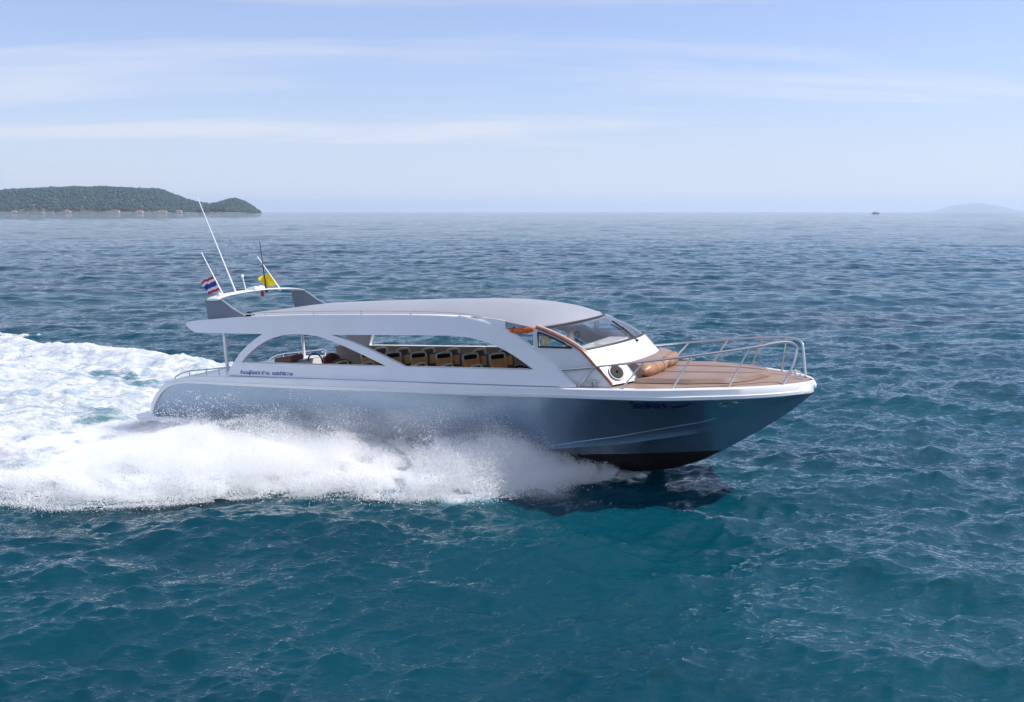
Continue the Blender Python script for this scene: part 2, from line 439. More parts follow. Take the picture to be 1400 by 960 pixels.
def build_sea():
    rr = [2.5]
    while rr[-1] < 26000:
        g = 0.0027 if rr[-1] < 400 else (0.0045 if rr[-1] < 3000 else 0.02)
        rr.append(rr[-1] * (1 + g) + (0.004 if rr[-1] < 30 else 0))
    rr = np.array(rr)
    th = []
    a = -math.pi
    while a < math.pi - 1e-4:
        th.append(a)
        d = abs(a)
        a += 0.0024 if d < R(36) else (0.010 if d < R(70) else 0.045)
    th = np.array(th)
    nr, na = len(rr), len(th)
    RR, TH = np.meshgrid(rr, th, indexing='ij')
    x = (RR * np.sin(TH)).ravel(); y = (RR * np.cos(TH)).ravel(); r = RR.ravel()
    z, dx, dy = sea_height(x, y, r)
    foam = np.zeros_like(x)
    X, Y = to_local(x, y)
    m = (X < 13) & (X > -75) & (np.abs(Y) < 24)
    f, h = foam_field(x[m], y[m])
    foam[m] = f
    calm = np.ones_like(x); calm[m] = 1 - 0.5 * f
    z = z * calm; z[m] += h
    xs = x + dx * calm; ys = y + dy * calm
    co = np.stack([xs, ys, z], 1).astype(np.float32)
    me = bpy.data.meshes.new('sea')
    nv = nr * na + 1
    co = np.concatenate([co, np.array([[0, 0, 0]], np.float32)])
    i = np.arange(nr - 1)[:, None]; k = np.arange(na)[None, :]; k2 = (k + 1) % na
    q = np.stack([i * na + k, i * na + k2, (i + 1) * na + k2, (i + 1) * na + k], -1).reshape(-1, 4)
    tri = np.stack([np.full(na, nr * na), np.arange(na), (np.arange(na) + 1) % na], 1)
    nq, ntri = len(q), len(tri)
    me.vertices.add(nv); me.vertices.foreach_set('co', co.ravel())
    me.loops.add(nq * 4 + ntri * 3)
    me.loops.foreach_set('vertex_index', np.concatenate([q.ravel(), tri.ravel()]).astype(np.int32))
    me.polygons.add(nq + ntri)
    ls = np.concatenate([np.arange(nq) * 4, nq * 4 + np.arange(ntri) * 3]).astype(np.int32)
    me.polygons.foreach_set('loop_start', ls)
    me.polygons.foreach_set('use_smooth', np.ones(nq + ntri, bool))
    me.update(calc_edges=True)
    at = me.attributes.new('foam', 'FLOAT', 'POINT')
    at.data.foreach_set('value', np.append(foam, 0).astype(np.float32))
    if me.polygons[10].normal.z < 0: me.flip_normals()
    assert me.polygons[10].normal.z > 0
    o = bpy.data.objects.new('water', me); COL.objects.link(o)
    setp(o, kind='structure', label='teal sea with small wind waves and a white wake behind the boat')
    # material
    mm = bpy.data.materials.new('sea_water'); mm.use_nodes = True
    t = mm.node_tree; b = t.nodes['Principled BSDF']; out = t.nodes['Material Output']
    geo = N(t, 'ShaderNodeNewGeometry')
    def noise(scale, detail, rough_, sc=(1, 1, 1), rot=0, dist=0):
        mp_ = N(t, 'ShaderNodeMapping'); mp_.inputs['Scale'].default_value = sc; mp_.inputs['Rotation'].default_value = (0, 0, rot)
        t.links.new(geo.outputs['Position'], mp_.inputs['Vector'])
        n_ = N(t, 'ShaderNodeTexNoise'); n_.inputs['Scale'].default_value = scale; n_.inputs['Detail'].default_value = detail
        n_.inputs['Roughness'].default_value = rough_; n_.inputs['Distortion'].default_value = dist
        t.links.new(mp_.outputs[0], n_.inputs['Vector']); return n_.outputs['Fac']
    big = noise(0.09, 5, 0.6, (0.6, 1.3, 1), R(12), 0.5)
    r_ = N(t, 'ShaderNodeValToRGB')
    r_.color_ramp.elements[0].color = (0.0000, 0.027, 0.046, 1); r_.color_ramp.elements[0].position = 0.30
    r_.color_ramp.elements[1].color = (0.0000, 0.056, 0.084, 1); r_.color_ramp.elements[1].position = 0.65
    t.links.new(big, r_.inputs[0])
    fo = N(t, 'ShaderNodeAttribute', attribute_name='foam')
    aer = N(t, 'ShaderNodeMix', data_type='RGBA'); t.links.new(math_n(t, 'MULTIPLY', fo.outputs['Fac'], 0.8), aer.inputs['Factor'])
    t.links.new(r_.outputs[0], aer.inputs['A']); aer.inputs['B'].default_value = (0.16, 0.34, 0.40, 1)
    # light welling up from the depths does not follow the ripples; only the mirror at the surface does
    body = N(t, 'ShaderNodeBsdfDiffuse'); t.links.new(aer.outputs['Result'], body.inputs[0])
    upn = N(t, 'ShaderNodeCombineXYZ'); upn.inputs[2].default_value = 1.0; t.links.new(upn.outputs[0], body.inputs['Normal'])
    gloss = N(t, 'ShaderNodeBsdfGlossy'); gloss.inputs['Roughness'].default_value = 0.03; gloss.inputs[0].default_value = (1, 1, 1, 1)
    fres = N(t, 'ShaderNodeFresnel'); fres.inputs[0].default_value = 1.36
    wat = N(t, 'ShaderNodeMixShader'); t.links.new(fres.outputs[0], wat.inputs[0]); t.links.new(body.outputs[0], wat.inputs[1]); t.links.new(gloss.outputs[0], wat.inputs[2])
    def bump(h, dist, strength, prev=None):
        bp = N(t, 'ShaderNodeBump'); bp.inputs['Distance'].default_value = dist; bp.inputs['Strength'].default_value = strength
        t.links.new(h, bp.inputs['Height'])
        if prev is not None: t.links.new(prev, bp.inputs['Normal'])
        return bp.outputs[0]
    n_a = noise(0.55, 6, 0.62, (0.55, 1.3, 1), R(8), 0.3)
    n_b = noise(8.0, 5, 0.65, (0.55, 1.3, 1), R(20), 0.8)
    n_c = noise(0.10, 5, 0.6, (0.45, 1.4, 1), R(4), 0.3)
    nb = bump(n_b, 0.034, 0.9, bump(n_a, 0.17, 0.8, bump(n_c, 0.9, 0.8)))
    t.links.new(nb, gloss.inputs['Normal']); t.links.new(nb, fres.inputs['Normal'])
    # foam
    fn = noise(1.1, 9, 0.72, (0.75, 1.5, 1), R(-24), 0.8)
    fn2 = noise(7, 6, 0.7, (0.8, 1.4, 1), R(-24), 0.4)
    v = math_n(t, 'ADD', math_n(t, 'MULTIPLY', fo.outputs['Fac'], 1.55), math_n(t, 'MULTIPLY', math_n(t, 'SUBTRACT', fn, 0.5), 1.5))
    v = math_n(t, 'ADD', v, math_n(t, 'MULTIPLY', math_n(t, 'SUBTRACT', fn2, 0.5), 0.6))
    lace = math_n(t, 'ABSOLUTE', math_n(t, 'SUBTRACT', noise(0.9, 7, 0.62, (0.45, 1.5, 1), R(-24), 1.2), 0.5))
    v = math_n(t, 'SUBTRACT', v, math_n(t, 'MULTIPLY', lace, 2.2))
    mr = N(t, 'ShaderNodeMapRange', interpolation_type='SMOOTHSTEP')
    mr.inputs['From Min'].default_value = 0.48; mr.inputs['From Max'].default_value = 1.12
    t.links.new(v, mr.inputs['Value'])
    fd = N(t, 'ShaderNodeBsdfDiffuse')
    fr_ = N(t, 'ShaderNodeValToRGB'); fr_.color_ramp.elements[0].color = (0.36, 0.47, 0.58, 1); fr_.color_ramp.elements[1].color = (0.76, 0.78, 0.80, 1)
    fr_.color_ramp.elements[0].position = 0.36; fr_.color_ramp.elements[1].position = 0.56
    t.links.new(fn, fr_.inputs[0]); t.links.new(fr_.outputs[0], fd.inputs[0])
    fb = bump(fn2, 0.10, 0.8, bump(fn, 0.30, 0.6)); t.links.new(fb, fd.inputs['Normal'])
    mx = N(t, 'ShaderNodeMixShader'); t.links.new(mr.outputs[0], mx.inputs[0])
    t.links.new(wat.outputs[0], mx.inputs[1]); t.links.new(fd.outputs[0], mx.inputs[2])
    t.links.new(mx.outputs[0], out.inputs['Surface'])
    t.nodes.remove(b)
    me.materials.append(mm)
    return o
build_sea()

# ------------------------------------------------------------------ far shore: wooded headland, houses, moored boats
def hill(name, px, pz, D, depth, seed, mat_, label, left=0.0):
    """ridge profile px/pz at distance D, falling to the water on both sides"""
    g = np.random.default_rng(seed)
    nx, ny = 220, 40
    rows = []
    for j in range(ny + 1):
        v = j / ny
        s = math.sin(math.pi * v) ** 0.8 if 0 < v < 1 else 0
        row = []
        for i in range(nx + 1):
            x = px[0] + (px[-1] - px[0]) * i / nx
            h = ip(x, px, pz)
            row.append([x, D + (v - 0.5) * depth * (0.35 + 0.65 * h / max(pz)), h * s])
        rows.append(row)
    A = np.array(rows)
    nz = fbm(np.stack([A[..., 0].ravel() * 0.012, A[..., 1].ravel() * 0.012, np.zeros(A[..., 0].size)], 1), 4).reshape(A.shape[:2])
    A[..., 2] *= 0.86 + 0.28 * nz
    A[..., 2] -= 1.5
    o = MB().grid([[tuple(p) for p in r] for r in A]).make(name, mat_)
    setp(o, kind='structure', label=label)
    return A
M_SOIL = mat('headland_soil', (0.10, 0.10, 0.07), 0.9, var=0.4, vscale=0.02)
def leafy(name, c1, c2):
    m = bpy.data.materials.new(name); m.use_nodes = True
    t = m.node_tree; b = t.nodes['Principled BSDF']; b.inputs['Roughness'].default_value = 0.85
    g = N(t, 'ShaderNodeNewGeometry'); r = N(t, 'ShaderNodeValToRGB')
    r.color_ramp.elements[0].color = (*c1, 1); r.color_ramp.elements[1].color = (*c2, 1)
    t.links.new(g.outputs['Random Per Island'], r.inputs[0]); t.links.new(r.outputs[0], b.inputs['Base Color'])
    return m
M_LEAF = leafy('haze_tinted_leaves', (0.008, 0.034, 0.036), (0.026, 0.070, 0.062))  # leaf greens shifted to blue, distance haze put into the colour
ix = [-2150, -1950, -1820, -1722, -1599, -1487, -1377, -1230, -1181, -1121, -1079, -1023, -986, -956, -924, -895, -864, -850]
iz = [40, 55, 62, 70, 76, 84, 84, 79, 70, 51, 38, 28, 33, 42, 46, 30, 8, 1]
A = hill('hill', ix, iz, 3000, 420, 3, M_SOIL, 'low wooded headland on the horizon at the left')
def forest(A, count, seed):
    g = np.random.default_rng(seed)
    bm = bmesh.new(); bmesh.ops.create_icosphere(bm, subdivisions=1, radius=1)
    bv = np.array([v.co for v in bm.verts]); bf = np.array([[v.index for v in f.verts] for f in bm.faces]); bm.free()
    ny, nx = A.shape[:2]
    V = []; F = []
    k = 0
    for _ in range(count):
        j = g.uniform(1, ny * 0.62); i = g.uniform(0, nx - 1.01)
        j0, i0 = int(j), int(i); fj, fi = j - j0, i - i0
        p = (A[j0, i0] * (1 - fi) + A[j0, i0 + 1] * fi) * (1 - fj) + (A[j0 + 1, i0] * (1 - fi) + A[j0 + 1, i0 + 1] * fi) * fj
        if p[2] < 2.0: continue
        s = g.uniform(3.0, 6.5) * (1.25 if g.random() < 0.1 else 1)
        jit = 1 + g.normal(0, 0.16, (len(bv), 1))
        V.append(bv * jit * np.array([s, s, s * g.uniform(0.7, 1.15)]) + p + np.array([0, 0, s * 0.45]))
        F.append(bf + k * len(bv)); k += 1
    V = np.concatenate(V); F = np.concatenate(F)
    me = bpy.data.meshes.new('forest'); me.from_pydata(V.tolist(), [], F.tolist()); me.materials.append(M_LEAF)
    o = bpy.data.objects.new('forest', me); COL.objects.link(o)
    setp(o, 'dense dark green forest covering the headland on the horizon', 'forest', kind='stuff')
forest(A, 9000, 5)
# pale strip of beach and rock at the waterline
M_SAND = mat('pale_shore_rock', (0.15, 0.14, 0.13), 0.9, var=0.3, vscale=0.05)
rows = []
for i in range(161):
    x = -2140 + (2140 - 866) * i / 160
    w = 4 + 3 * math.sin(i * 0.7) + 2 * math.sin(i * 1.9)
    base = 3000 - 210 * (0.35 + 0.65 * ip(x, ix, iz) / 84)
    rows.append([(x, base - 12, -0.6), (x, base - 9, 1.6 + 0.25 * w), (x, base + 8, 2.4 + 0.35 * w), (x, base + 30, 2.0)])
setp(MB().grid(rows).make('beach', M_SAND), kind='structure', label='pale strip of shore below the wooded headland')

M_WALL = mat('white_render', (0.75, 0.72, 0.68), 0.8); M_TILE = mat('red_roof_tiles', (0.30, 0.15, 0.11), 0.8)
M_WIN = mat('dark_window', (0.03, 0.04, 0.05), 0.2)
def house(x, w, h, label, wallm=None, roofm=None):
    base = 3000 - 210 * (0.35 + 0.65 * ip(x, ix, iz) / 84)
    e = bpy.data.objects.new('house', None); COL.objects.link(e); e.location = (x, base + 4, 2.2)
    setp(e, label, 'house', 'small houses along the far shore')
    MB().box((0, 0, h / 2), (w, 9, h)).make('wall', wallm or M_WALL, e, False)
    rf = [(-w / 2 - 1, -5.5, h), (w / 2 + 1, -5.5, h), (w / 2 + 1, 5.5, h), (-w / 2 - 1, 5.5, h), (-w / 2 + 1.5, 0, h + 3), (w / 2 - 1.5, 0, h + 3)]
    MB().add(rf, [[0, 1, 5, 4], [2, 3, 4, 5], [1, 2, 5], [3, 0, 4], [3, 2, 1, 0]]).make('roof', roofm or M_TILE, e, False)
    k = max(2, int(w / 5))
    for q in range(k):
        MB().box((-w / 2 + w * (q + 0.5) / k, -4.56, h * 0.5), (w / k * 0.45, 0.14, h * 0.35)).make('window', M_WIN, e, False)
for (x, w, h, l) in [(-1712, 22, 9, 'white house with red roof at the left end of the far shore'),
                     (-1570, 14, 5, 'small white house on the far shore left of the moored sailboats'),
                     (-1395, 16, 5, 'low white house on the far shore under the highest part of the ridge'),
                     (-1243, 12, 6, 'narrow white house on the far shore where the ridge starts to fall'),
                     (-1180, 20, 5, 'long white house on the far shore, third from the right end of the row'),
                     (-1120, 26, 5, 'widest low house with red roof on the far shore'),
                     (-1075, 18, 6, 'house with red roof on the shore nearest the gap before the small hill')]:
    house(x, w, h, l)

def sailboat(x, y, s, label, group='sailboats moored off the far shore'):
    e = bpy.data.objects.new('sailboat', None); COL.objects.link(e); e.location = (x, y, 0)
    setp(e, label, 'sailboat', group)
    L = 11 * s; st = []
    for i in range(13):
        u = i / 12; w = 1.7 * s * math.sin(math.pi * min(1, 0.18 + 0.82 * u)) ** 0.7 if u < 1 else 0.02
        zt = 1.2 * s + 0.35 * s * u * u
        st.append([(-L / 2 + L * u, -w, zt), (-L / 2 + L * u, -w * 0.7, 0.1), (-L / 2 + L * u, 0, -0.5), (-L / 2 + L * u, w * 0.7, 0.1), (-L / 2 + L * u, w, zt)])
    MB().grid(st, close=True).make('hull', M_WHITE, e)
    MB().box((0, 0, 1.7 * s), (4 * s, 2 * s, 0.7 * s), bev=0.15).make('cabin', M_WHITE, e)
    MB().tube([(0.8 * s, 0, 1.2 * s), (0.8 * s, 0, 14 * s)], 0.16 * s, 6).make('mast', M_WHITE, e)
    MB().tube([(0.8 * s, 0, 2.9 * s), (-4 * s, 0, 3.0 * s)], 0.22 * s, 6).make('boom', M_WHITE, e)
sailboat(-939, 1780, 1.0, 'white sailboat with tall bare mast moored off the headland, left of the pair')
sailboat(-960, 1860, 0.8, 'smaller white sailboat with bare mast, right of the taller one off the headland'); 
bpy.data.objects['sailboat.001'].location.x = -960
def workboat():
    e = bpy.data.objects.new('fishing_boat', None); COL.objects.link(e); e.location = (1023, 2500, 0)
    setp(e, 'tiny dark red fishing boat alone on the horizon at the right', 'fishing boat')
    L = 20; st = []
    for i in range(11):
        u = i / 10; w = 2.6 * math.sin(math.pi * min(1, 0.25 + 0.75 * u)) ** 0.6 if u < 1 else 0.03
        zt = 2.0 + 1.6 * u ** 3 + 0.5 * (1 - u) ** 2
        st.append([(-L / 2 + L * u, -w, zt), (-L / 2 + L * u, -w * .8, .2), (-L / 2 + L * u, 0, -.6), (-L / 2 + L * u, w * .8, .2), (-L / 2 + L * u, w, zt)])
    MB().grid(st, close=True).make('hull', mat('faded_red_paint', (0.25, 0.06, 0.05), 0.6), e)
    MB().box((-3, 0, 4.0), (6, 3.4, 4.0), bev=0.2).make('wheelhouse', M_WALL, e)
    MB().tube([(2, 0, 2), (2, 0, 9)], 0.15, 6).make('mast', M_DARK, e)
workboat()
fx = [11000, 11554, 12034, 12522, 13022, 13428, 13900]; fz = [2, 40, 180, 225, 160, 60, 2]
hill('hill', fx, fz, 24000, 2500, 8, mat('far_island_green', (0.05, 0.08, 0.04), 0.9), 'very faint hazy island on the horizon at the far right')

# ================================================================== the speedboat
boat = bpy.data.objects.new('speedboat', None); COL.objects.link(boat)
boat.matrix_world = BM
setp(boat, 'long white and grey passenger speedboat with arched sides, planing through its own spray', 'speedboat')

GX = [-1.5, 0, 2, 9, 11.2, 12.15, 13.1, 13.6, 14.0, 14.3, 14.45, 14.5]
GY = [1.9, 1.97, 2.05, 2.08, 2.05, 1.93, 1.55, 1.25, .93, .55, .25, 0.02]
def dense(xs, ys, n=160):
    P = smooth_path([(x, y, 0) for x, y in zip(xs, ys)], 12)
    return [p.x for p in P], [p.y for p in P]
GXD, GYD = dense(GX, GY)
def G(x): return ip(x, GXD, GYD)
bot = [(-1.25, -.80), (-1.22, -.75), (-1.08, -.49), (-.79, -.2), (-.38, -.02), (.18, .04), (1.8, .04), (3.94, .03), (5.9, .04), (8.04, .04), (9.99, .06), (11.6, .06), (12.67, .06), (13.66, .05), (14.19, .04), (14.40, .02), (14.50, .01)]
top = [(-1.36, -.76), (-1.33, -.69), (-1.20, -.41), (-.85, -.07), (-.5, .09), (.2, .22), (1.6, .25), (3.96, .26), (6.1, .26), (8.05, .25), (9.9, .25), (11.3, .26), (12.5, .27), (13.66, .25), (14.19, .24), (14.42, .23), (14.52, .22)]
BOT = smooth_path([(x, 0, z) for x, z in bot], 8); TOP = smooth_path([(x, 0, z) for x, z in top], 8)
BXs = [p.x for p in BOT]; BZs = [p.z for p in BOT]; TXs = [p.x for p in TOP]; TZs = [p.z for p in TOP]

# hull -------------------------------------------------------------
def keel(x): return ip(x, [-1.3, 3, 8, 9.5, 10.3, 10.99, 11.64, 12.27, 12.88, 13.47, 14.04, 14.5], [-1.66, -1.82, -1.94, -1.95, -1.93, -1.88, -1.77, -1.54, -1.20, -.83, -.43, -.03])
def chz(x): return ip(x, [-1.3, 5, 9, 10.9, 12.4, 13.3, 14.04, 14.5], [-1.22, -1.22, -1.16, -1.02, -.84, -.58, -.27, .0])
def chy(x): return ip(x, [-1.3, 5, 8, 9.5, 10.9, 12.4, 13.3, 14.04, 14.5], [1.72, 1.86, 1.80, 1.62, 1.22, .58, .27, .08, .0])
def hull_y(x, v):       # v 0 chine .. 1 gunwale
    p = ip(x, [8, 12], [1.0, 1.35]); c = chy(x); return c + (G(x) - c) * (v ** p)
NS = 11
rows = []
xs = list(np.linspace(-1.25, 9, 60)) + list(np.linspace(9.1, 14.5, 64))
for x in xs:
    zt = ip(x, BXs, BZs); k = keel(x); cz = max(min(chz(x), zt - .01), k + .004); cy = chy(x)
    half = []
    for i in range(5):
        u = i / 5; half.append((x, cy * u, k + (cz - k) * (u ** 1.1)))
    half.append((x, cy, cz)); half.append((x, cy + .035 * min(1, cy), cz + .012))
    for i in range(1, NS + 1):
        v = i / NS; half.append((x, hull_y(x, v), cz + .02 + (zt - cz - .02) * v))
    rows.append([(a, -b, c) for a, b, c in half[::-1]] + half[1:])
m = MB().grid(rows); m.add(rows[0], [list(range(len(rows[0])))])
hull = m.make('hull', M_HULL, boat); hull['label'] = 'grey blue metallic hull with a near black underside'
# spray rails, two fine lines low on the bow
for side in (-1, 1):
    pts = []
    for x in np.linspace(9.4, 12.75, 26):
        v = ip(x, [9.4, 12.75], [.04, .30]); zt = ip(x, BXs, BZs); cz = chz(x)
        pts.append((x, side * (hull_y(x, v) + .006), cz + .02 + (zt - cz - .02) * v))
    MB().tube(pts, [.012] * 25 + [.002], 6).make('spray_rail', M_HULL, boat)

# white band around the gunwale --------------------------------------
for side in (-1, 1):
    rows = []
    for a, b in zip(BOT, TOP):
        g0 = G(a.x); g1 = G(b.x); s = side
        k_ = min(1, g0 / .3)
        up = (b - a)
        def pt(f, off): 
            q = a + up * f; gg = g0 + (g1 - g0) * f
            return (q.x, s * max(gg + off * k_, 0), q.z)
        rows.append([pt(.0, -.03), pt(-.06, .035), pt(.02, .062), pt(.30, .066), pt(.36, .045), pt(.90, .035), pt(.99, .015), pt(1.0, -.02), pt(1.0, -.13), pt(.5, -.13)])
    mm_ = MB().grid(rows, close=True); mm_.add(rows[0], [list(range(10))]); mm_.add(rows[-1], [list(range(10))])
    o = mm_.make('gunwale_band', M_PANEL, boat)
MB().ball((14.45, 0, .12), (.10, .10, .105)).make('stem_cap', M_PANEL, boat)

# decks ---------------------------------------------------------------
def deck(name, x0, x1, n, mat_, inset, dz, camber, parent=boat, zf=None):
    rows = []
    for x in np.linspace(x0, x1, n):
        z = ip(x, TXs, TZs) + dz; g = max(G(x) - inset, .01)
        rows.append([(x, s * g, z + camber * (1 - s * s) * min(1, g)) for s in np.linspace(-1, 1, 17)])
    return MB().grid(rows).make(name, mat_, parent)
deck('foredeck', 9.85, 14.42, 40, M_TEAK, .10, -.005, .05)
deck('aft_deck', -1.34, 1.30, 36, M_WHITE, .10, -.004, .03)
MB().grid([[(x, s * ip(x, [1, 7, 10], [1.84, 1.84, 1.66]), -.40) for s in (-1, 0, 1)] for x in (1.15, 4, 7, 8.5, 10)]).make('cabin_floor', M_FLOOR, boat, False)
m = MB().box((1.28, 0, -.09), (.05, 3.78, .66)); m.make('aft_bulkhead', M_WHITE, boat, False)
for s in (-1, 1):       # narrow side decks between band and side panel
    rows = [[(x, s * (G(x) - .10), ip(x, TXs, TZs) - .006), (x, s * (G(x) - .24), ip(x, TXs, TZs) - .006)] for x in np.linspace(1.2, 10.3, 40)]
    MB().grid(rows).make('side_deck', M_PANEL, boat)

# swim platform ---------------------------------------------------------
pts = [(-1.95, 1.2), (-2.02, 1.55), (-1.93, 1.85), (-1.72, 1.98), (.1, 2.0), (.5, 1.93), (.5, 1.6), (-1.15, 1.5)]
out = [(x, y) for x, y in pts]; out = [(x, -y) for x, y in pts[::-1][:0]] + out
for s in (-1, 1):
    P = [(x, s * y) for x, y in pts]
    v = [(x, y, -.86) for x, y in P] + [(x, y * .995, -.97) for x, y in P]
    n = len(P)
    f = [list(range(n)), list(range(n, 2 * n))] + [[i, (i + 1) % n, n + (i + 1) % n, n + i] for i in range(n)]
    MB().add(v, f).make('swim_platform', M_PANEL, boat, False)
MB().box((-1.62, 0, -.915), (.72, 2.5, .10), bev=.02).make('swim_platform', M_PANEL, boat, False)

# side panels -------------------------------------------------------------
def PY(x, z): return G(x) - .03 - .27 * (z - .2)
def inside(p, poly):
    x, y = p; c = False; n = len(poly)
    for i in range(n):
        x1, y1 = poly[i]; x2, y2 = poly[(i + 1) % n]
        if (y1 > y) != (y2 > y) and x < (x2 - x1) * (y - y1) / (y2 - y1) + x1: c = not c
    return c
def curve2(pts, sub=6):
    return [(p.x, p.z) for p in smooth_path([(a, 0, b) for a, b in pts], sub)]
def sheet(outer, holes, surf, th, step=.35):
    """outline with holes, laid on the surface surf(x, z) -> y and given thickness th"""
    P = []; E = []
    for loop in [outer] + holes:
        k = len(P); n = len(loop); P += loop; E += [(k + i, k + (i + 1) % n) for i in range(n)]
    xs_ = [p[0] for p in outer]; zs_ = [p[1] for p in outer]
    for gx in np.arange(min(xs_), max(xs_), step):
        for gz in np.arange(min(zs_), max(zs_), step):
            if inside((gx, gz), outer) and not any(inside((gx, gz), h) for h in holes): P.append((gx, gz))
    r = delaunay_2d_cdt([Vector(p) for p in P], E, [], 0, 1e-5)
    V2, F2 = r[0], r[2]
    F = []
    for f in F2:
        c = (sum(V2[i].x for i in f) / len(f), sum(V2[i].y for i in f) / len(f))
        if inside(c, outer) and not any(inside(c, h) for h in holes): F.append(list(f))
    ed = {}
    for f in F:
        for i in range(len(f)):
            a, b = f[i], f[(i + 1) % len(f)]; ed[(a, b)] = 1
    n = len(V2); v = []
    for p in V2: v.append((p.x, surf(p.x, p.y), p.y))
    for p in V2: v.append((p.x, surf(p.x, p.y) - th, p.y))
    fs = [list(f) for f in F] + [[i + n for i in f[::-1]] for f in F]
    for (a, b) in ed:
        if (b, a) not in ed: fs.append([a, a + n, b + n, b])
    return v, fs
slabtop = [(-.25, 1.44), (-.20, 1.50), (-.02, 1.535), (.7, 1.585), (1.57, 1.635), (3.1, 1.675), (5, 1.68), (6.4, 1.67), (7.2, 1.645), (7.75, 1.59), (8.26, 1.475), (8.66, 1.345), (9.0, 1.17), (9.29, .98), (9.56, .80), (9.79, .63), (10.0, .45), (10.23, .265)]
archin = [(1.73, .57), (1.80, .66), (1.91, .76), (2.17, .955), (2.5, 1.12), (2.85, 1.21), (3.17, 1.24), (3.55, 1.235), (4.0, 1.175), (4.64, .99), (5.25, .78), (5.83, .57)]
archout = [(1.33, .255), (1.38, .38), (1.46, .51), (1.69, .82), (2.0, 1.07), (2.28, 1.24)]
win2 = [(7.28, 1.24), (7.77, 1.205), (8.3, 1.085), (8.81, .875), (9.33, .575)]
def build_panel(side):
    st = curve2(slabtop, 6)
    ao = curve2(archout, 5)
    outer = st + [(x, .25) for x in np.linspace(9.9, 1.6, 20)] + ao + [(1.4, 1.245), (.6, 1.25), (.08, 1.262), (-.13, 1.36)]
    h1 = curve2(archin, 5) + [(x, .57) for x in np.linspace(5.5, 2.0, 9)]
    w2 = curve2(win2, 5)
    h2 = [(4.27, 1.235), (5.2, 1.24), (6.2, 1.24)] + w2 + [(x, .575) for x in np.linspace(9.0, 6.6, 7)] + [(6.29, .575), (5.95, .70), (5.60, .83), (5.2, .97), (4.83, 1.09)]
    holes = [h1, h2]
    if side > 0:      # the port side has one long opening behind a broad leg
        holes = [[(2.86, .575), (2.98, .80), (3.25, 1.235), (6.2, 1.24)] + w2 + [(x, .575) for x in np.linspace(9.0, 3.1, 12)]]
        ao = curve2([(1.33, .255), (1.55, .33), (1.80, .45), (2.02, .66), (2.22, .90), (2.36, 1.24)], 5); outer = st + [(x, .25) for x in np.linspace(9.9, 1.6, 20)] + ao + [(1.4, 1.245), (.6, 1.25), (.08, 1.262), (-.13, 1.36)]
    v, f = sheet(outer, holes, lambda x, z: PY(x, z), .11)
    if side < 0: v = [(a, -b, c) for a, b, c in v]
    return mkobj('side_panel', v, f, M_PANEL, boat)
for s in (-1, 1):
    o = build_panel(s)
    # taupe lining on the inside of the lower wall
    rows = [[(x, s * (PY(x, .56) - .125), .555), (x, s * (PY(x, .3) - .125), .3), (x, s * ip(x, [1, 7, 10], [1.84, 1.84, 1.66]), -.40)] for x in np.linspace(1.75, 9.9, 30)]
    MB().grid(rows).make('side_lining', M_LINING, boat)
    # fine groove line along the foot of the panel
    MB().tube([(x, s * (PY(x, .262) + .004), .262) for x in np.linspace(1.45, 9.9, 30)], .007, 5).make('seam', M_FIN, boat)
    MB().tube([(x + .012, s * (PY(x, z) - .03), z + .01) for x, z in curve2(slabtop, 6)[-52:]], .017, 6).make('sunlit_rim', M_WHITE, boat)  # white tube added to stand in for the panel's sunlit front rim
    # window sill capping
    MB().tube([(x, s * (PY(x, .575) - .05), .578) for x in (np.linspace(1.9, 5.7, 12) if s < 0 else np.linspace(3.0, 6.3, 12))], .018, 6, flat=(3.0, .5)).make('sill', M_CREAM, boat)
    MB().tube([(x, s * (PY(x, .575) - .05), .583) for x in np.linspace(6.4, 9.2, 12)], .018, 6, flat=(3.0, .5)).make('sill', M_CREAM, boat)

# roof ----------------------------------------------------------------------
ezx = [-.22, 0, .7, 1.57, 3.1, 6.3, 7.56, 8.3, 9.0, 9.35]; ezz = [1.43, 1.49, 1.56, 1.615, 1.66, 1.66, 1.63, 1.57, 1.47, 1.41]
czx = [-.22, 1.57, 3, 5, 6.5, 8, 8.8, 9.2, 9.35]; czz = [.05, .10, .185, .23, .25, .27, .235, .14, .06]
ezxd, ezzd = dense(ezx, ezz); czxd, czzd = dense(czx, czz)
def rw(x): return ip(x, [-.3, 7.5, 8.4, 9.35], [1.50, 1.545, 1.64, 1.84])
def roofpt(x, s, off=0):
    q = 1 - s * s; e = ip(x, ezxd, ezzd); c = ip(x, czxd, czzd)
    fx_ = x + .60 * (1 - abs(s) ** 2.6) * max(0, (x - 2) / 7.35) ** 2.2
    return (fx_, s * rw(x), e + c * q ** .8 - off)
rows = [[roofpt(x, s) for s in np.linspace(-1, 1, 33)] for x in np.linspace(-.22, 9.35, 70)]
low = [[roofpt(x, s, .055 + .02 * (1 - s * s)) for s in np.linspace(-1, 1, 33)] for x in np.linspace(-.22, 9.35, 70)]
m = MB().grid(rows)
m.grid(low)
m.grid([[r[0] for r in rows], [r[0] for r in low]]); m.grid([[r[-1] for r in rows], [r[-1] for r in low]])
m.grid([rows[0], low[0]]); m.grid([rows[-1], low[-1]])
m.make('roof', M_ROOF, boat)
MB().grid([[roofpt(x, s * .95, .085 + .02 * (1 - s * s)) for s in np.linspace(-1, 1, 25)] for x in np.linspace(0, 9.1, 40)]).make('bounce_ceiling', M_WHITE, boat)  # white skin added under the roof to bounce light onto the seats
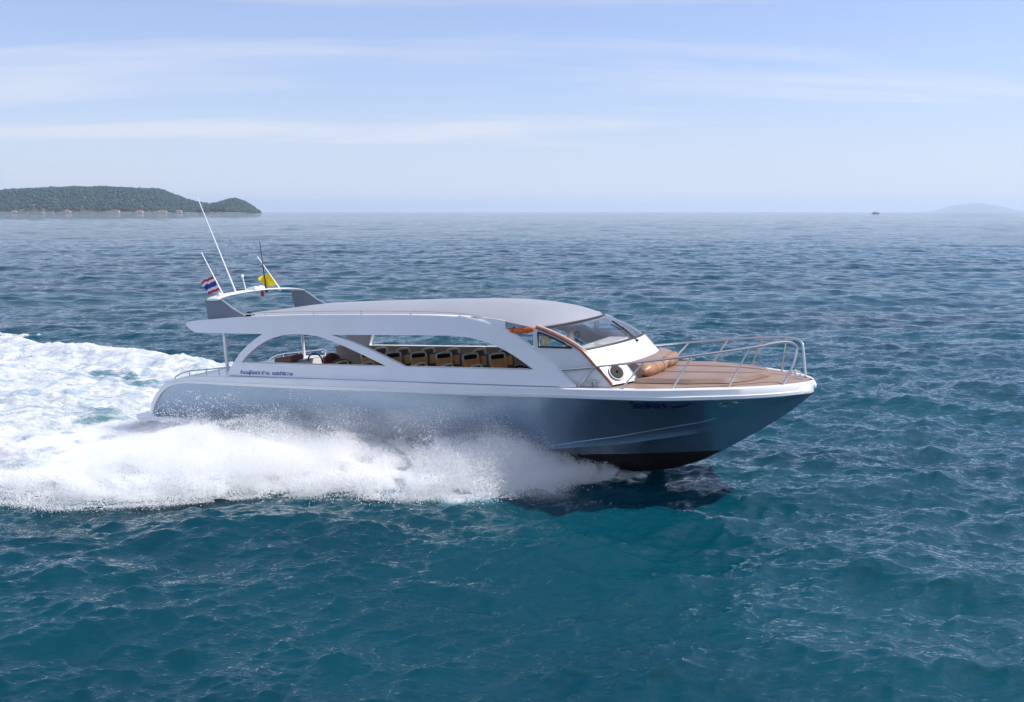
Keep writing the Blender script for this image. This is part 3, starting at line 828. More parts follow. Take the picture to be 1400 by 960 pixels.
for s in (-1, 1):       # cornice strip closing roof edge to side panel
    rows = []
    for x in np.linspace(-.2, 8.62, 50):
        zt = ip(x, [a for a, b in curve2(slabtop)], [b for a, b in curve2(slabtop)])
        rows.append([(x, s * (PY(x, zt) - .02), zt - .004), (x, s * (rw(x) + .02), ip(x, ezxd, ezzd) + .02), (x, s * (rw(x) - .04), ip(x, ezxd, ezzd) + .018), (x, s * (rw(x) - .04), ip(x, ezxd, ezzd) - .07), (x, s * (PY(x, zt) - .10), ip(x, ezxd, ezzd) - .10)])
    MB().grid(rows).make('roof_edge', M_PANEL, boat)
    # handrail along the roof edge with stand-offs
    rp = [(1.62, 1.70), (2.5, 1.735), (4, 1.75), (5.3, 1.75), (6.6, 1.735), (7.55, 1.69), (8.05, 1.60), (8.42, 1.50), (8.52, 1.44), (8.60, 1.36)]
    P = [(x, s * (1.60 + .02 * math.sin(x)), z) for x, z in rp]
    hr = MB().tube(P, .016, 7, sub=4).make('roof_rail', M_STEEL, boat)
    for x in (2.3, 3.7, 5.0, 6.3, 7.5):
        zt = ip(x, [a for a, b in rp], [b for a, b in rp])
        MB().tube([(x, s * 1.60, zt - .09), (x, s * 1.60, zt)], .013, 6).make('stand_off', M_STEEL, hr)

# roof posts ------------------------------------------------------------------
for (x, y) in ((.90, -1.52), (.86, 1.52)):
    MB().tube([(x + .03, y, .20), (x, y, 1.36)], .042, 10).make('roof_post', M_WHITE, boat)
MB().tube([(3.15, 1.62, .95), (3.32, 1.55, 1.27)], .022, 7).make('roof_strut', M_WHITE, boat)

# radar arch ----------------------------------------------------------------------
for s in (-1, 1):
    P = [(.40, 2.065), (.86, 2.075), (1.02, 1.99), (1.25, 1.84), (1.62, 1.66), (1.62, 1.585), (.50, 1.53), (.46, 1.75)]
    P = [(x + (-.06 if s < 0 else .26), z + (0 if s < 0 else .02)) for x, z in P]; xo = P[6][0] - .5
    v = [(x, s * (1.52 - (z - 1.55) * .04), z) for x, z in P] + [(x, s * (1.44 - (z - 1.55) * .04), z) for x, z in P]
    n = len(P)
    f = [list(range(n)), list(range(n, 2 * n))] + [[i, (i + 1) % n, n + (i + 1) % n, n + i] for i in range(n)]
    o = MB().add(v, f).make('arch_fin', M_FIN, boat, False)
    MB().tube([(.5 + xo, s * 1.50, 1.55), (1.1 + xo, s * 1.53, 1.59), (1.66 + xo, s * 1.54, 1.625)], .02, 6).make('fin_gasket', M_BLACK, o)
bp = smooth_path([(.63, -1.53, 2.055), (.66, -1.40, 2.11), (.72, -1, 2.165), (.80, -.5, 2.205), (.82, 0, 2.215), (.80, .5, 2.205), (.84, 1, 2.185), (.88, 1.40, 2.13), (.89, 1.53, 2.08)], 5)
rows = []
for p in bp:
    c = .22
    rows.append([(p.x + c * math.cos(a), p.y, p.z + .028 * math.sin(a)) for a in np.linspace(0, 2 * math.pi, 12, endpoint=False)])
m = MB().grid(rows, close=True); m.add(rows[0], [list(range(12))]); m.add(rows[-1], [list(range(12))])
m.make('arch_crossbar', M_WHITE, boat)

def ant(name, a, b, r0, r1, mt, label=None):
    m = MB().tube([a, tuple(Vector(a).lerp(Vector(b), .5)), b], [r0, (r0 + r1) / 2, r1], 8); m.tube([(a[0] + .01, a[1], a[2] - .08), a], .035, 8)
    o = m.make(name, mt, boat)
    if label: o['label'] = label
    return o
ant('antenna', (.75, -.85, 2.22), (-.27, -.85, 4.62), .020, .010, M_WHITE, 'longest white whip antenna, leaning aft')
fp1 = ant('flag_pole', (.70, -1.24, 2.16), (.11, -1.24, 3.21), .017, .010, M_WHITE, 'short white pole with the striped flag')
o = ant('navigation_light', (.85, -.58, 2.24), (.77, -.58, 2.56), .014, .012, M_WHITE)
MB().ball((.765, -.58, 2.585), (.04, .04, .045)).make('light_cap', M_WHITE, o)
ant('antenna', (.90, .13, 2.22), (.79, .13, 3.47), .017, .007, M_BLACK, 'upright black antenna behind the yellow flag')
fp2 = ant('flag_pole', (.85, .72, 2.22), (.17, .72, 3.08), .017, .010, M_WHITE, 'short white pole with the yellow flag')
m = MB().tube([(.74, -.38, 2.25), (1.02, -.38, 2.27)], [.03, .06], 10); m.tube([(.74, -.24, 2.25), (1.0, -.24, 2.27)], [.03, .05], 10); m.box((.84, -.31, 2.23), (.14, .2, .05))
m.make('horn', M_WHITE, boat)
m = MB().ball((.86, -.02, 2.27), (.10, .10, .055)); m.box((.86, -.02, 2.235), (.14, .14, .04)); m.make('gps_dome', M_WHITE, boat)
m = MB().ball((.70, -1.36, 2.16), (.05, .05, .06)); m.box((.70, -1.36, 2.115), (.12, .1, .05)); m.make('camera_dome', M_WHITE, boat)
m = MB().tube([(.86, .02, 2.18), (.86, .02, 2.08)], .045, 10); m.ball((.86, .02, 2.08), .05); m.make('alarm_light', M_RED, boat)
m = MB().box((1.72, -1.52, 1.67), (.12, .07, .10), bev=.015); m.tube([(1.6, -1.5, 1.63), (1.7, -1.5, 1.74), (1.86, -1.5, 1.67)], .018, 6, sub=4); m.make('cable_junction', M_BLACK, boat)

# forward trunk: side walls, hood, windscreen, brown pillars ---------------------
TW = 1.84
pil = [(9.33, 1.415), (9.62, 1.31), (9.95, 1.16), (10.24, .985), (10.40, .84), (10.56, .66), (10.74, .48), (10.90, .29)]
PIL = [(p.x + .03, p.z + .01) for p in smooth_path([(a, 0, b) for a, b in pil], 5)]
def bow(s, k=.50): return k * (1 - s * s)
def hoodpt(t, s, off=0):
    """t 0..1 runs down the pillar line; the surface bows forward at the centre"""
    L = len(PIL) - 1; i = min(int(t * L), L - 1); f = t * L - i
    x = PIL[i][0] * (1 - f) + PIL[i + 1][0] * f; z = PIL[i][1] * (1 - f) + PIL[i + 1][1] * f
    q = 1 - abs(s) ** 2.6
    return (x + .57 * q + off * .6, s * TW, z + (.045 + .03 * math.sin(math.pi * t)) * q + off * .8)
TG = .455       # where the glass ends
ts = np.linspace(TG, 1, 26); ss = np.linspace(-1, 1, 41)
rows = [[hoodpt(t, s) for s in ss] for t in ts]
MB().grid(rows).make('hood', M_WHITE, boat)
ts = np.linspace(.02, TG, 16)
gl = MB().grid([[hoodpt(t, s, .002) for s in np.linspace(-.965, .965, 41)] for t in ts]).make('windscreen', M_GLASS, boat)
fr = [hoodpt(.02, s, .008) for s in np.linspace(-.965, .965, 30)]
fr2 = [hoodpt(TG, s, .008) for s in np.linspace(-.965, .965, 30)]
m = MB().tube(fr, .020, 6); m.tube(fr2, .024, 6)
for s in (-.965, .965): m.tube([hoodpt(t, s, .008) for t in np.linspace(.02, TG, 14)], .020, 6)
m.make('windscreen_frame', M_DARK, gl)
for s in (-1, 1):
    a = [hoodpt(t, s) for t in np.linspace(0, 1, 36)]
    o = MB().tube([(p[0] + .005, p[1] + s * .012, p[2] + .01) for p in a], .035, 8, flat=(1.0, 1.0)).make('pillar_trim', M_BROWN, boat)
    MB().tube([(p[0] + .04, p[1] - s * .03, p[2] + .035) for p in a[:20]], .016, 6).make('white_moulding', M_WHITE, boat)
    # side wall with the small triangular window
    low_ = [(x, .24) for x in (10.9, 10.5, 9.9, 9.4)]
    outer = PIL[2:] + low_ + [(9.30, .24), (9.30, 1.0), (9.30, 1.40)]
    tri = [(9.40, 1.33), (9.62, 1.26), (9.92, 1.125), (10.12, 1.025), (9.40, 1.035)]
    v, f = sheet(outer, [tri], lambda x, z: TW, .05, .25)
    if s < 0: v = [(p[0], -p[1], p[2]) for p in v]
    mkobj('trunk_wall', v, f, M_WHITE, boat)
    w = MB().add([(x, s * (TW - .02), z) for x, z in tri], [list(range(5))]).make('side_window', M_GLASS, boat, False)
    MB().tube([(x, s * (TW + .006), z) for x, z in tri + [tri[0]]], .022, 6).make('window_frame', M_DARK, w)
    MB().tube([(9.31, s * TW, 1.02), (9.31, s * TW, 1.40)], .02, 6).make('window_post', M_CREAM, boat)
# rolled orange side curtains under the roof corners
for s in (-1, 1):
    pts = [(8.50, s * 1.62, 1.335), (8.70, s * 1.66, 1.335), (8.95, s * 1.73, 1.35), (9.18, s * 1.79, 1.37), (9.32, s * 1.82, 1.385)]
    o = MB().tube(pts, [.03, .062, .068, .066, .06, .04], 14, sub=4).make('rolled_curtain', M_ORANGE, boat)
    for x in (8.8, 9.05):
        y = ip(x, [8.5, 9.32], [1.62, 1.82]); z = ip(x, [8.58, 9.3], [1.34, 1.385])
        MB().tube([(x - .01, s * y, z), (x + .012, s * y, z + .003)], .071, 14).make('strap', M_BROWN, o)
# wiper on the glass
a = Vector(hoodpt(.52, -.10, .03)); b = Vector(hoodpt(.29, .0, .045)); c0 = Vector(hoodpt(.18, .06, .045)); c1 = Vector(hoodpt(.38, -.10, .045))
m = MB().tube([a, b], .014, 6); m.tube([c0, c1], .020, 6); m.ball(a, .03)
m.make('wiper', M_DARK, gl)
# dashboard, bulkhead, helm seats seen through the glass
MB().box((10.0, 0, .82), (.50, 3.2, .14), bev=.03).make('dashboard', M_WHITE, boat)
MB().box((9.98, 0, .20), (.05, 3.2, 1.14)).make('front_bulkhead', M_WHITE, boat, False)
for (x, y) in ((9.33, -1.42), (9.58, -.58)):
    e = MB().box((x, y, .62), (.12, .46, .66), bev=.05).make('helm_seat', M_SEATDK, boat)
    MB().ball((x + .03, y, 1.13), (.06, .13, .15)).make('headrest', M_LAMP, e)
    MB().tube([(x, y, .9), (x, y, 1.05)], .02, 6).make('headrest_post', M_STEEL, e)
m = MB().tube([(9.42 + .06 * math.sin(t), .2 + .19 * math.cos(t), .98 + .17 * math.sin(t)) for t in np.linspace(0, 2 * math.pi, 25)], .014, 6)
m.tube([(9.42, .2, .98), (9.6, .2, .88)], .02, 6); m.make('steering_wheel', M_BLACK, boat)
# round black vent on the hood corner
o3 = Vector(hoodpt(.855, -.87, .012))
nrm = (Vector(hoodpt(.84, -.87)) - Vector(hoodpt(.90, -.87))).cross(Vector(hoodpt(.86, -.84)) - Vector(hoodpt(.86, -.90))).normalized()
if nrm.z < 0: nrm = -nrm
for r_, dd, mt, nm in ((.155, .03, M_BLACK, 'deck_speaker'),):
    m = MB().tube([o3 - nrm * .04, o3 + nrm * dd], [r_, r_ * .92], 24); m.ball(o3 + nrm * .03, (.03, .03, .03))
    sp = m.make(nm, mt, boat)
    MB().tube([o3 - nrm * .04, o3 + nrm * .016], [.185, .175], 24).make('speaker_ring', M_FIN, sp)

# seats: rows of individual chairs, tan facings on one line -----------------------------
def seat_meshes(front, loop, back):
    sw = .44
    m = MB()
    rows = []
    for i in range(9):
        u = i / 8; z = -.02 + .50 * u; w = sw / 2 * (.72 + .28 * u); x = -.10 * u
        d = .055
        rows.append([(x + d, -w, z), (x + d + .02, 0, z), (x + d, w, z), (x - d, w, z), (x - d - .01, 0, z), (x - d, -w, z)])
    m.grid(rows, close=True); m.add(rows[-1], [list(range(6))]); m.add(rows[0], [list(range(6))])
    return m
def make_seat(pos, front, label=None):
    x, y, z = pos
    fm = M_TAN if front == 'tan' else M_SEATDK
    e = bpy.data.objects.new('passenger_seat', None); COL.objects.link(e); e.parent = boat; e.location = pos
    if label: e['label'] = label
    m = seat_meshes(None, None, None); m.make('backrest', fm, e)
    MB().box((.22, 0, -.02), (.46, .44, .12), bev=.04).make('seat_cushion', M_SEATDK, e)
    hoop = [(-.09, -.20, .45), (-.11, -.21, .54), (-.115, -.17, .595), (-.12, 0, .61), (-.115, .17, .595), (-.11, .21, .54), (-.09, .20, .45)]
    MB().tube(hoop, .024, 8, sub=4).make('hoop', M_CREAM, e)
    MB().box((-.125, 0, .525), (.03, .34, .10), bev=.01).make('headrest', M_BLACK if front == 'tan' else M_SEATDK, e)
    if front != 'tan': MB().box((.01, 0, .33), (.06, .20, .24), bev=.02).make('lumbar_pad', M_TAN, e)
    m = MB(); m.tube([(.05, 0, -.30), (.2, 0, -.08)], .035, 8); m.box((.05, 0, -.36), (.35, .35, .03)); m.make('pedestal', M_DARK, e)
    for q in (-1, 1):
        MB().tube([(-.02, q * .235, .14), (.12, q * .245, .18), (.36, q * .24, .15)], .024, 7, sub=3).make('armrest', M_BLACK, e)
    return e
ftan = make_seat((3.88, .35, -.02), 'tan', 'passenger seat with tan facing and black headrest')
ftan.rotation_euler.z = R(-32)
fdk = make_seat((3.88, .95, .01), 'dark', 'passenger seat with dark brown facing')
fdk.rotation_euler.z = R(-16)
def copy_part(o, parent, loc):
    c = o.copy(); COL.objects.link(c); c.parent = parent; c.location = loc
    for ch in o.children:
        d = ch.copy(); COL.objects.link(d); d.parent = c
    return c
for k in range(6):
    xk = 3.88 + .72 * k
    for (src, y, z, dx) in ((ftan, .35, -.02, 0), (fdk, .95, .01, -.04), (fdk, -.80, -.13, .05), (fdk, -1.40, -.20, .04)):
        if k == 0 and y > 0: continue
        if y == -1.40 and k in (0,): pass
        copy_part(src, boat, (xk + dx + .015 * math.sin(k * 3.1 + y), y, z + .01 * math.cos(k * 2.3 + y))).rotation_euler.z = R(-32) if src is ftan else (R(-16) if y > 0 else R(-6))
# odds and ends in the stern: maroon bundle, coiled black hose, tan locker
rows = []
m = MB().ball((2.55, .55, .26), (.24, .22, .26), 16, 10); m.make('maroon_cushion', M_MAROON, boat)
m = MB().ball((3.0, .3, .18), (.30, .34, .22), 14, 9); m.box((3.15, -.2, .1), (.5, .5, .5), bev=.08); m.make('canvas_bundle', mat('olive_canvas', (.11, .09, .06), .85, var=.4, vscale=6), boat)
MB().tube([(1.85 + .26 * math.cos(t), .7 + .03 * t, .26 + .20 * math.sin(t)) for t in np.linspace(0, math.pi, 14)], .02, 6).make('hand_hoop', M_BLACK, boat)
MB().box((1.15, .55, .335), (.62, .5, .16), rot=Matrix.Rotation(R(-9), 3, 'Y').to_euler(), bev=.03).make('engine_hatch', M_BROWN, boat)
m = MB().tube([(1.3, 1.92, .24), (1.3, 1.92, .40)], .03, 8); m.box((1.3, 1.92, .36), (.22, .05, .04), bev=.01); m.make('cleat', M_STEEL, boat)
for s in (-1, 1):      # low grab rail on each stern quarter
    P = [(-.62, s * 1.78, .02), (-.5, s * 1.78, .17), (-.1, s * 1.78, .30), (.6, s * 1.80, .37), (1.28, s * 1.82, .44), (1.36, s * 1.82, .42)]
    o = MB().tube(P, .016, 7, sub=4).make('grab_rail', M_STEEL, boat)
    for x, zt in ((-.05, .30), (.5, .36), (.9, .39)):
        MB().tube([(x, s * 1.79, .16), (x, s * 1.79, zt)], .012, 6).make('rail_stay', M_STEEL, o)

# bow rail -----------------------------------------------------------------------------
for s in (-1, 1):
    if s < 0:
        top_ = [(9.80, -1.90, .585), (10.08, -1.885, .60), (10.57, -1.86, .65), (11.57, -1.80, .77), (12.46, -1.60, .87), (13.45, -1.13, .98), (13.88, -.82, 1.045), (14.07, -.65, 1.045), (14.18, -.53, .99), (14.23, -.47, .88), (14.17, -.60, .58), (14.01, -.80, .24)]
        posts = [((10.27, -1.93, .27), (10.57, -1.86, .65)), ((11.17, -1.93, .27), (11.57, -1.80, .77)), ((12.12, -1.81, .27), (12.46, -1.60, .87)), ((13.09, -1.43, .25), (13.45, -1.13, .98))]
    else:
        top_ = [(9.80, 1.90, .55), (10.86, 1.85, .67), (11.63, 1.80, .745), (12.52, 1.58, .84), (13.32, 1.20, .93), (13.85, .85, .975), (14.12, .58, .965), (14.22, .46, .90), (14.25, .40, .80), (14.33, .12, .26)]
        posts = [((10.27, 1.93, .27), (10.57, 1.86, .64)), ((11.14, 1.93, .27), (11.60, 1.80, .745)), ((12.12, 1.81, .27), (12.52, 1.58, .84)), ((13.04, 1.43, .25), (13.34, 1.19, .93)), ((13.77, .85, .25), (13.88, .82, .975))]
    o = MB().tube(top_, .024, 9, sub=5).make('bow_rail', M_STEEL, boat)
    for a, b in posts:
        m = MB().tube([a, b], .018, 8); m.tube([(a[0], a[1], a[2] - .01), (a[0], a[1], a[2] + .02)], .035, 10); m.make('rail_post', M_STEEL, o)
for p in ((10.55, -1.86, .30), (11.6, 1.75, .30), (14.22, -.12, .26), (14.05, .45, .26)):
    m = MB(); m.tube([(p[0] - .04, p[1], p[2] - .05), (p[0] - .04, p[1], p[2] + .10)], .022, 8); m.tube([(p[0] + .04, p[1], p[2] - .05), (p[0] + .04, p[1], p[2] + .10)], .022, 8)
    m.tube([(p[0] - .14, p[1], p[2] + .06), (p[0] + .14, p[1], p[2] + .06)], .018, 8); m.make('cleat', M_STEEL if p[0] < 14 else M_WHITE, boat)
# recessed chromed hawse fitting on the bow
def hull_at(x, z):
    zt = ip(x, BXs, BZs); cz = chz(x); return hull_y(x, np.clip((z - cz) / (zt - cz), 0, 1))
for s in (-1, 1):
    rows = []
    for a in np.linspace(0, 2 * math.pi, 28, endpoint=False):
        cx_, cz_ = 13.10 + .24 * math.cos(a), -.12 + .05 * math.sin(a) + .03 * math.cos(a)
        rows.append([(cx_ + .0, s * (hull_at(cx_, cz_) + .004), cz_), (13.10 + .20 * math.cos(a), s * (hull_at(cx_, cz_) + .02), -.12 + .036 * math.sin(a) + .026 * math.cos(a)), (13.10 + .14 * math.cos(a), s * (hull_at(cx_, cz_) - .03), -.12 + .02 * math.sin(a) + .02 * math.cos(a))])
    rows.append(rows[0])
    o = MB().grid(rows).make('hawse_fitting', M_STEEL, boat)
    MB().add([r[2] for r in rows[:-1]], [list(range(28))]).make('hawse_hole', M_BLACK, o)

# lettering ---------------------------------------------------------------------------
def lettering(txt, size, name, mt, x0, z0, surf, bold=0.0, shear=0.0, width=None):
    cu = bpy.data.curves.new(name, 'FONT'); cu.body = txt; cu.size = size; cu.offset = bold; cu.shear = shear
    cu.resolution_u = 3
    o = bpy.data.objects.new(name, cu); COL.objects.link(o)
    dg = bpy.context.evaluated_depsgraph_get(); dg.update()
    me = bpy.data.meshes.new_from_object(o.evaluated_get(dg))
    bpy.data.objects.remove(o)
    vs = [v.co.copy() for v in me.vertices]; fs = [list(p.vertices) for p in me.polygons]
    if not vs: print('no glyphs', txt); return
    w = max(v.x for v in vs) - min(v.x for v in vs); k = (width / w) if width else 1
    out_ = [(x0 + v.x * k, surf(x0 + v.x * k, z0 + v.y), z0 + v.y) for v in vs]
    return mkobj(name, out_, fs, mt, boat, False)
lettering('จำนวนผู้โดยสาร 47 คน', .105, 'lettering', M_TEXT, 1.74, .315, lambda x, z: -(PY(x, z) + .004), bold=.003, width=.88)
lettering('คนประจำเรือ 3 คน', .105, 'lettering', M_TEXT, 2.70, .315, lambda x, z: -(PY(x, z) + .004), bold=.003, width=.60)
lettering('โชคอัปสร', .20, 'lettering', M_TEXT2, 11.32, -.155, lambda x, z: -(hull_at(x, z) + .012), bold=.007, width=.66)
# small swoosh emblem after the name
sw = [(12.03, -.15), (12.2, -.145), (12.35, -.10), (12.46, -.03), (12.40, -.045), (12.30, -.09), (12.2, -.10), (12.1, -.11)]
v = [(x, -(hull_at(x, z) + .012), z) for x, z in sw]
mkobj('emblem', v, [list(range(len(sw)))], M_TEXT2, boat, False)

# cushions on the foredeck (loose things) -------------------------------------------------
def place(o): o.matrix_world = BM; return o
def dz0(x, y):
    g = max(G(x) - .1, .01); return ip(x, TXs, TZs) + .045 * max(0, 1 - (y / g) ** 2)
pad_half = lambda x: ip(x, [11.0, 11.3, 12.3, 13.0, 13.35, 13.55, 13.68], [1.32, 1.42, 1.40, 1.15, .82, .45, .05])
def padmesh(ya, yb, x0=11.05, x1=13.66):
    """one pad section between two lateral fractions of the pad's width"""
    xs_ = np.linspace(x0, x1, 30); ys_ = np.linspace(ya, yb, 12)
    top_, = ([],)
    for x in xs_:
        h = pad_half(x); r = []
        for y in ys_:
            e = min((y - ya) / .06, (yb - y) / .06, 1); e2 = min((x - x0) / .12, (x1 - x) / .12, 1)
            k = math.sqrt(max(0, 1 - (1 - max(0, min(e, e2))) ** 2))
            r.append((x, y * h, dz0(x, y * h) + .012 + .075 * k))
        top_.append(r)
    m_ = MB().grid(top_)
    base = [[(p[0], p[1], dz0(p[0], p[1]) + .008) for p in r] for r in top_]
    per = [top_[0], base[0]], [top_[-1], base[-1]], [[r[0] for r in top_], [r[0] for r in base]], [[r[-1] for r in top_], [r[-1] for r in base]]
    for a, b in per: m_.grid([a, b])
    return m_
for (ya, yb, lb) in ((-1.0, -.34, 'brown sunpad section on the foredeck nearest the viewer'), (-.325, .325, 'middle brown sunpad section on the foredeck, pointing at the bow'), (.34, 1.0, 'brown sunpad section on the far side of the foredeck')):
    o = place(padmesh(ya, yb).make('sun_pad', M_PAD)); setp(o, lb, 'cushion', 'sunpad sections on the foredeck')
# bolster: two rolled copper cushions against the hood
def bolster(y0, y1, label):
    pts = []
    for y in np.linspace(y0, y1, 9):
        x = 11.34 + .16 * (1 - (y / 1.5) ** 2); pts.append((x, y, dz0(x, y) + .20))
    o = MB().tube(pts, [.05, .125, .135, .137, .137, .137, .135, .125, .05], 18, sub=3).make('bolster', M_BOLSTER)
    setp(place(o), label, 'cushion', 'bolsters on the foredeck')
    for y in ((y0 + y1) / 2 - .2, (y0 + y1) / 2 + .2):
        x = 11.34 + .16 * (1 - (y / 1.5) ** 2)
        MB().tube([(x, y - .012, dz0(x, y) + .20), (x, y + .012, dz0(x, y) + .20)], .142, 18).make('piping', M_PAD, o)
bolster(-1.26, -.04, 'nearer rolled copper brown bolster at the foot of the white hood')
bolster(-.01, 1.25, 'farther rolled copper brown bolster at the foot of the white hood')
# sloped back cushion between bolster and hood
rows = []
for y in np.linspace(-1.22, 1.40, 24):
    b_ = .16 * (1 - (y / 1.5) ** 2)
    rows.append([(11.30 + b_, y, dz0(11.3, y) + .10), (11.28 + b_, y, dz0(11.3, y) + .32), (11.10 + b_, y, dz0(11.2, y) + .38), (10.98 + b_ * 1.6, y, dz0(11.1, y) + .38), (10.90 + b_ * 1.6, y, dz0(11.1, y) + .20), (10.95 + b_ * 1.6, y, dz0(11.1, y) + .02)])
m = MB().grid(rows, close=True); m.add(rows[0], [list(range(6))]); m.add(rows[-1], [list(range(6))])
o = place(m.make('back_cushion', M_PAD)); setp(o, 'brown back cushion between the bolsters and the white hood', 'cushion')

# flags ---------------------------------------------------------------------------------
def flag(name, a, b, fly, droop, stripes, label, wob=.05):
    """cloth between pole points a (low) and b (high), flying aft"""
    a, b = Vector(a), Vector(b); n = 26; k = 18; rows = []
    for i in range(k + 1):
        v = i / k; r = []
        for j in range(n + 1):
            u = j / n
            p = a.lerp(b, v) + Vector((-fly * u, 0, -droop * u))
            p.y += wob * math.sin(u * 8.5 + v * 2.0) * u ** .6 + .02 * math.sin(v * 9 + u * 4) * u
            p.z += .018 * math.sin(u * 9 + 1) * u + (.02 * math.sin(u * 15 + v * 3) * u)
            r.append(tuple(p))
        rows.append(r)
    m_ = MB().grid(rows)
    me_name = name
    o = m_.make(me_name, stripes[1])
    if len(stripes[1]) > 1:
        me = o.data
        for p in me.polygons:
            q = (p.index // n) / k
            for lim, mi in stripes[0]:
                if q < lim: p.material_index = mi; break
    sm = o.modifiers.new('thickness', 'SOLIDIFY'); sm.thickness = .004
    o.matrix_world = BM
    setp(o, label, 'flag'); return o
F_R = mat('flag_red', (.50, .02, .04), .8); F_W = mat('flag_white', (.78, .78, .80), .8); F_B = mat('flag_blue', (.025, .04, .30), .8); F_Y = mat('flag_yellow', (.88, .66, .01), .8, var=.1)
def lerp(a, b, t): return tuple(Vector(a).lerp(Vector(b), t))
flag('flag', lerp((.70, -1.24, 2.16), (.11, -1.24, 3.21), .13), lerp((.70, -1.24, 2.16), (.11, -1.24, 3.21), .45), .40, .14,
     ([(1 / 6, 0), (2 / 6, 1), (4 / 6, 2), (5 / 6, 1), (9, 0)], [F_R, F_W, F_B]), 'flag with red, white and blue stripes on the aftmost short white pole', .035)
flag('flag', lerp((.85, .72, 2.22), (.17, .72, 3.08), .12), lerp((.85, .72, 2.22), (.17, .72, 3.08), .46), .36, .10,
     ([(9, 0)], [F_Y]), 'plain yellow flag crumpled by the wind on the roof arch', .07)

# ================================================================== spray thrown by the hull
def spray_points():
    out_p = []; out_r = []
    HX = [-12, -6, -3, -1.2, 0, .8, 2.2, 3.3, 4.3, 5.3, 6.3, 7.0, 7.6, 8.1, 8.9, 9.5, 10.0, 10.4, 10.7]
    HH = [.12, .20, .22, .30, .50, .86, 1.22, 1.20, 1.22, 1.16, 1.05, 1.0, 1.06, 1.14, 1.05, .84, .56, .30, .12]
    def emit(n, x0, x1, rmin, rmax, hs, spread, side, up=1.0, power=.6, umax=1.0, thr=.35):
        X = rng.uniform(x0, x1, n); u = rng.random(n) ** power * umax * 1.12
        outer = np.interp(X, WXN, WYN); inner = np.where(X > -1.3, np.interp(X, [-1.3, 5, 8, 8.7, 9.5, 10.7], [1.75, 1.9, 1.82, 1.65, 1.05, .12]), .3)
        Y = inner + (outer - inner) * u + rng.normal(0, spread, n)
        H = np.interp(X, HX, HH) * hs
        arc = np.clip(1 - ((u - .30) / .78) ** 2, 0, 1) ** .8
        c1 = fbm(np.stack([X * .9, Y * .9, X * 0 + 3], 1), 3)
        H = H * (.55 + .9 * c1)
        h = H * arc * (rng.random(n) ** .75) * up
        zw = -1.38 - .0515 * X
        Z = zw + h - .03 + np.abs(rng.normal(0, .05, n)) * (X > 7)
        c2 = fbm(np.stack([X * 2.2 + h * 2, Y * 2.2, h * 4.0], 1), 4)
        keep = c2 > thr + .10 * (h / (H + .05)) * rng.random(n)
        keep &= rng.random(n) < (1 - .8 * sstep(.72, 1.1, u)) * (.18 + .82 * sstep(10.7, 8.6, X))
        keep &= (np.abs(Y) > inner * .985) | (h < -1)
        r = rng.uniform(rmin, rmax, n) * (.6 + .8 * rng.random(n) ** 3)
        P = np.stack([X, side * Y, Z], 1)[keep]
        out_p.append(P); out_r.append(r[keep])
    # body of the starboard (visible) sheet and its port mirror
    emit(1900000, -3.0, 10.55, .0030, .0064, .80, .10, -1, thr=.33)
    emit(360000, -3.0, 10.4, .0025, .0055, 1.05, .18, -1, up=1.0, thr=.44)
    emit(70000, -.5, 10.4, .004, .009, 1.40, .28, -1, up=1.0, thr=.50)
    emit(90000, -3.0, 10.4, .006, .012, .62, .10, 1, thr=.38)
    emit(200000, -9.0, -1.3, .0035, .007, .8, .3, -1, thr=.42)
    # droplets falling outside the sheet onto the dark water
    n = 60000
    n = 80000; X = rng.uniform(-2, 10.4, n); o_ = np.interp(X, WXN, WYN)
    Y = o_ + np.abs(rng.normal(0, .34, n)) - .35; h = rng.random(n) ** 2 * .40
    c = fbm(np.stack([X * 1.6, Y * 1.6, h * 3], 1), 3); k = c > .50
    out_p.append(np.stack([X, -Y, -1.38 - .0515 * X + h], 1)[k]); out_r.append(rng.uniform(.005, .011, n)[k])
    # fine mist hanging beside the hull
    n = 750000
    X = rng.uniform(-1.0, 10.4, n); h = rng.random(n) ** 1.5 * (1 + .25 * rng.random(n))
    ztop = np.interp(X, [-.8, 1, 3, 8.0, 9.2, 10.3], [.45, .7, 1.15, 1.45, 1.05, .35])
    c = fbm(np.stack([X * .5 + 1.2 * h, h * 1.2, X * 0], 1), 3); k = rng.random(n) < np.clip((c + .30 * (1 - h) - .42) * 5, 0, 1) * sstep(10.4, 9.2, X)
    Y = np.interp(X, [-1, 8, 9.5, 10.9], [2.12, 2.15, 2.12, 2.0]) + np.abs(rng.normal(0, .30, n)) + .03
    out_p.append(np.stack([X, -Y, -1.38 - .0515 * X + h * ztop], 1)[k]); out_r.append(rng.uniform(.0014, .0022, n)[k])
    P = np.concatenate(out_p); r = np.concatenate(out_r)
    Mx = np.array([[BX.x, BX.y, BX.z], [BY.x, BY.y, BY.z], [BZ.x, BZ.y, BZ.z]])
    Wd = P @ Mx + np.array([BO.x, BO.y, BO.z])
    ok = Wd[:, 2] > -.05
    return Wd[ok], r[ok]
M_SPRAY = bpy.data.materials.new('spray_droplets'); M_SPRAY.use_nodes = True
t = M_SPRAY.node_tree; t.nodes.clear()
d_ = N(t, 'ShaderNodeBsdfDiffuse'); d_.inputs[0].default_value = (.98, .985, .99, 1)
tl = N(t, 'ShaderNodeBsdfTranslucent'); tl.inputs[0].default_value = (.98, .985, .99, 1)
ms = N(t, 'ShaderNodeMixShader'); ms.inputs[0].default_value = .5
oo = N(t, 'ShaderNodeOutputMaterial')
t.links.new(d_.outputs[0], ms.inputs[1]); t.links.new(tl.outputs[0], ms.inputs[2]); t.links.new(ms.outputs[0], oo.inputs[0])
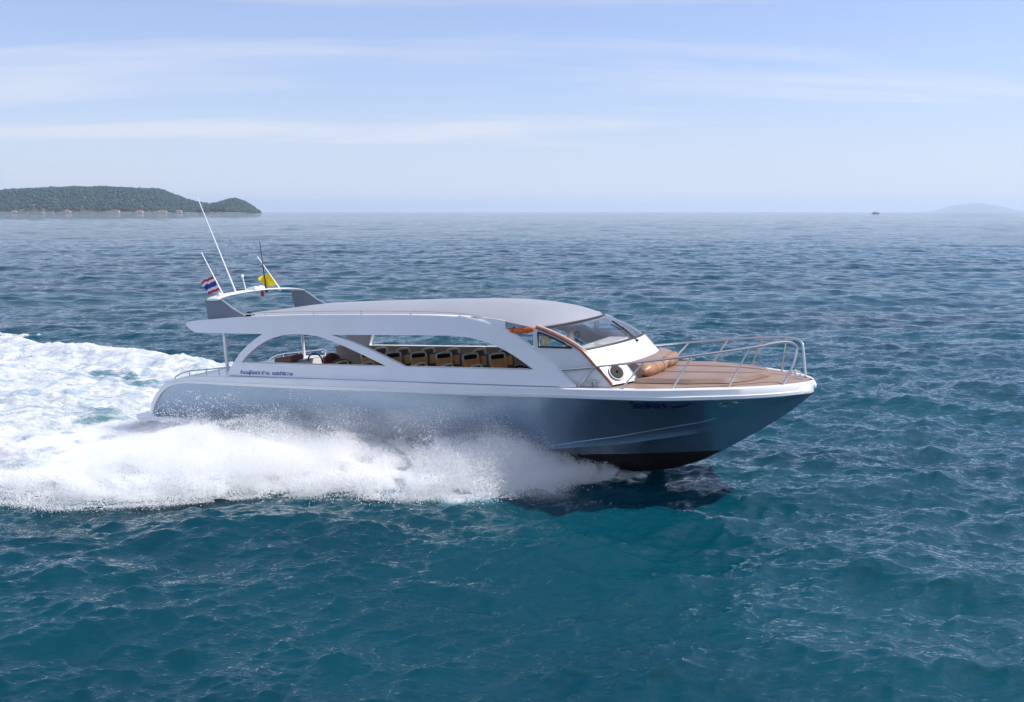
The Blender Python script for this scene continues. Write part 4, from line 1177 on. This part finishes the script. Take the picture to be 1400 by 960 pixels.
def droplets(name, P, r, label):
    me = bpy.data.meshes.new(name); me.vertices.add(len(P)); me.vertices.foreach_set('co', P.astype(np.float32).ravel())
    a = me.attributes.new('rad', 'FLOAT', 'POINT'); a.data.foreach_set('value', r.astype(np.float32))
    me.materials.append(M_SPRAY)
    o = bpy.data.objects.new(name, me); COL.objects.link(o)
    ng = bpy.data.node_groups.new(name + '_points', 'GeometryNodeTree')
    ng.interface.new_socket('Geometry', in_out='INPUT', socket_type='NodeSocketGeometry')
    ng.interface.new_socket('Geometry', in_out='OUTPUT', socket_type='NodeSocketGeometry')
    gi = ng.nodes.new('NodeGroupInput'); go = ng.nodes.new('NodeGroupOutput')
    mp_ = ng.nodes.new('GeometryNodeMeshToPoints'); na = ng.nodes.new('GeometryNodeInputNamedAttribute'); na.data_type = 'FLOAT'; na.inputs['Name'].default_value = 'rad'
    sm = ng.nodes.new('GeometryNodeSetMaterial'); sm.inputs['Material'].default_value = M_SPRAY
    ng.links.new(gi.outputs[0], mp_.inputs['Mesh']); ng.links.new(na.outputs['Attribute'], mp_.inputs['Radius'])
    ng.links.new(mp_.outputs[0], sm.inputs['Geometry']); ng.links.new(sm.outputs[0], go.inputs[0])
    md = o.modifiers.new('points', 'NODES'); md.node_group = ng
    return setp(o, label, 'spray', kind='stuff')
P_, r_ = spray_points()
print('droplets', len(P_))
droplets('spray', P_, r_, 'white spray thrown up along the hull and falling back on the water')

# ================================================================== air between here and the far shore
bm = bmesh.new(); bmesh.ops.create_cube(bm, size=1)
for v in bm.verts: v.co = Vector((v.co.x * 60000, v.co.y * 60000, v.co.z * 282 + 138))
hz = bpy.data.meshes.new('haze'); bm.to_mesh(hz); bm.free()
ho = bpy.data.objects.new('haze', hz); COL.objects.link(ho); setp(ho, 'thin pale blue sea haze that fades the far shore', kind='stuff')
hm = bpy.data.materials.new('haze_air'); hm.use_nodes = True; t = hm.node_tree; t.nodes.clear()
pv = N(t, 'ShaderNodeVolumePrincipled'); pv.inputs['Color'].default_value = (.72, .84, 1, 1); pv.inputs['Density'].default_value = .00007; pv.inputs['Anisotropy'].default_value = .2
oo = N(t, 'ShaderNodeOutputMaterial'); t.links.new(pv.outputs[0], oo.inputs['Volume'])
hz.materials.append(hm)
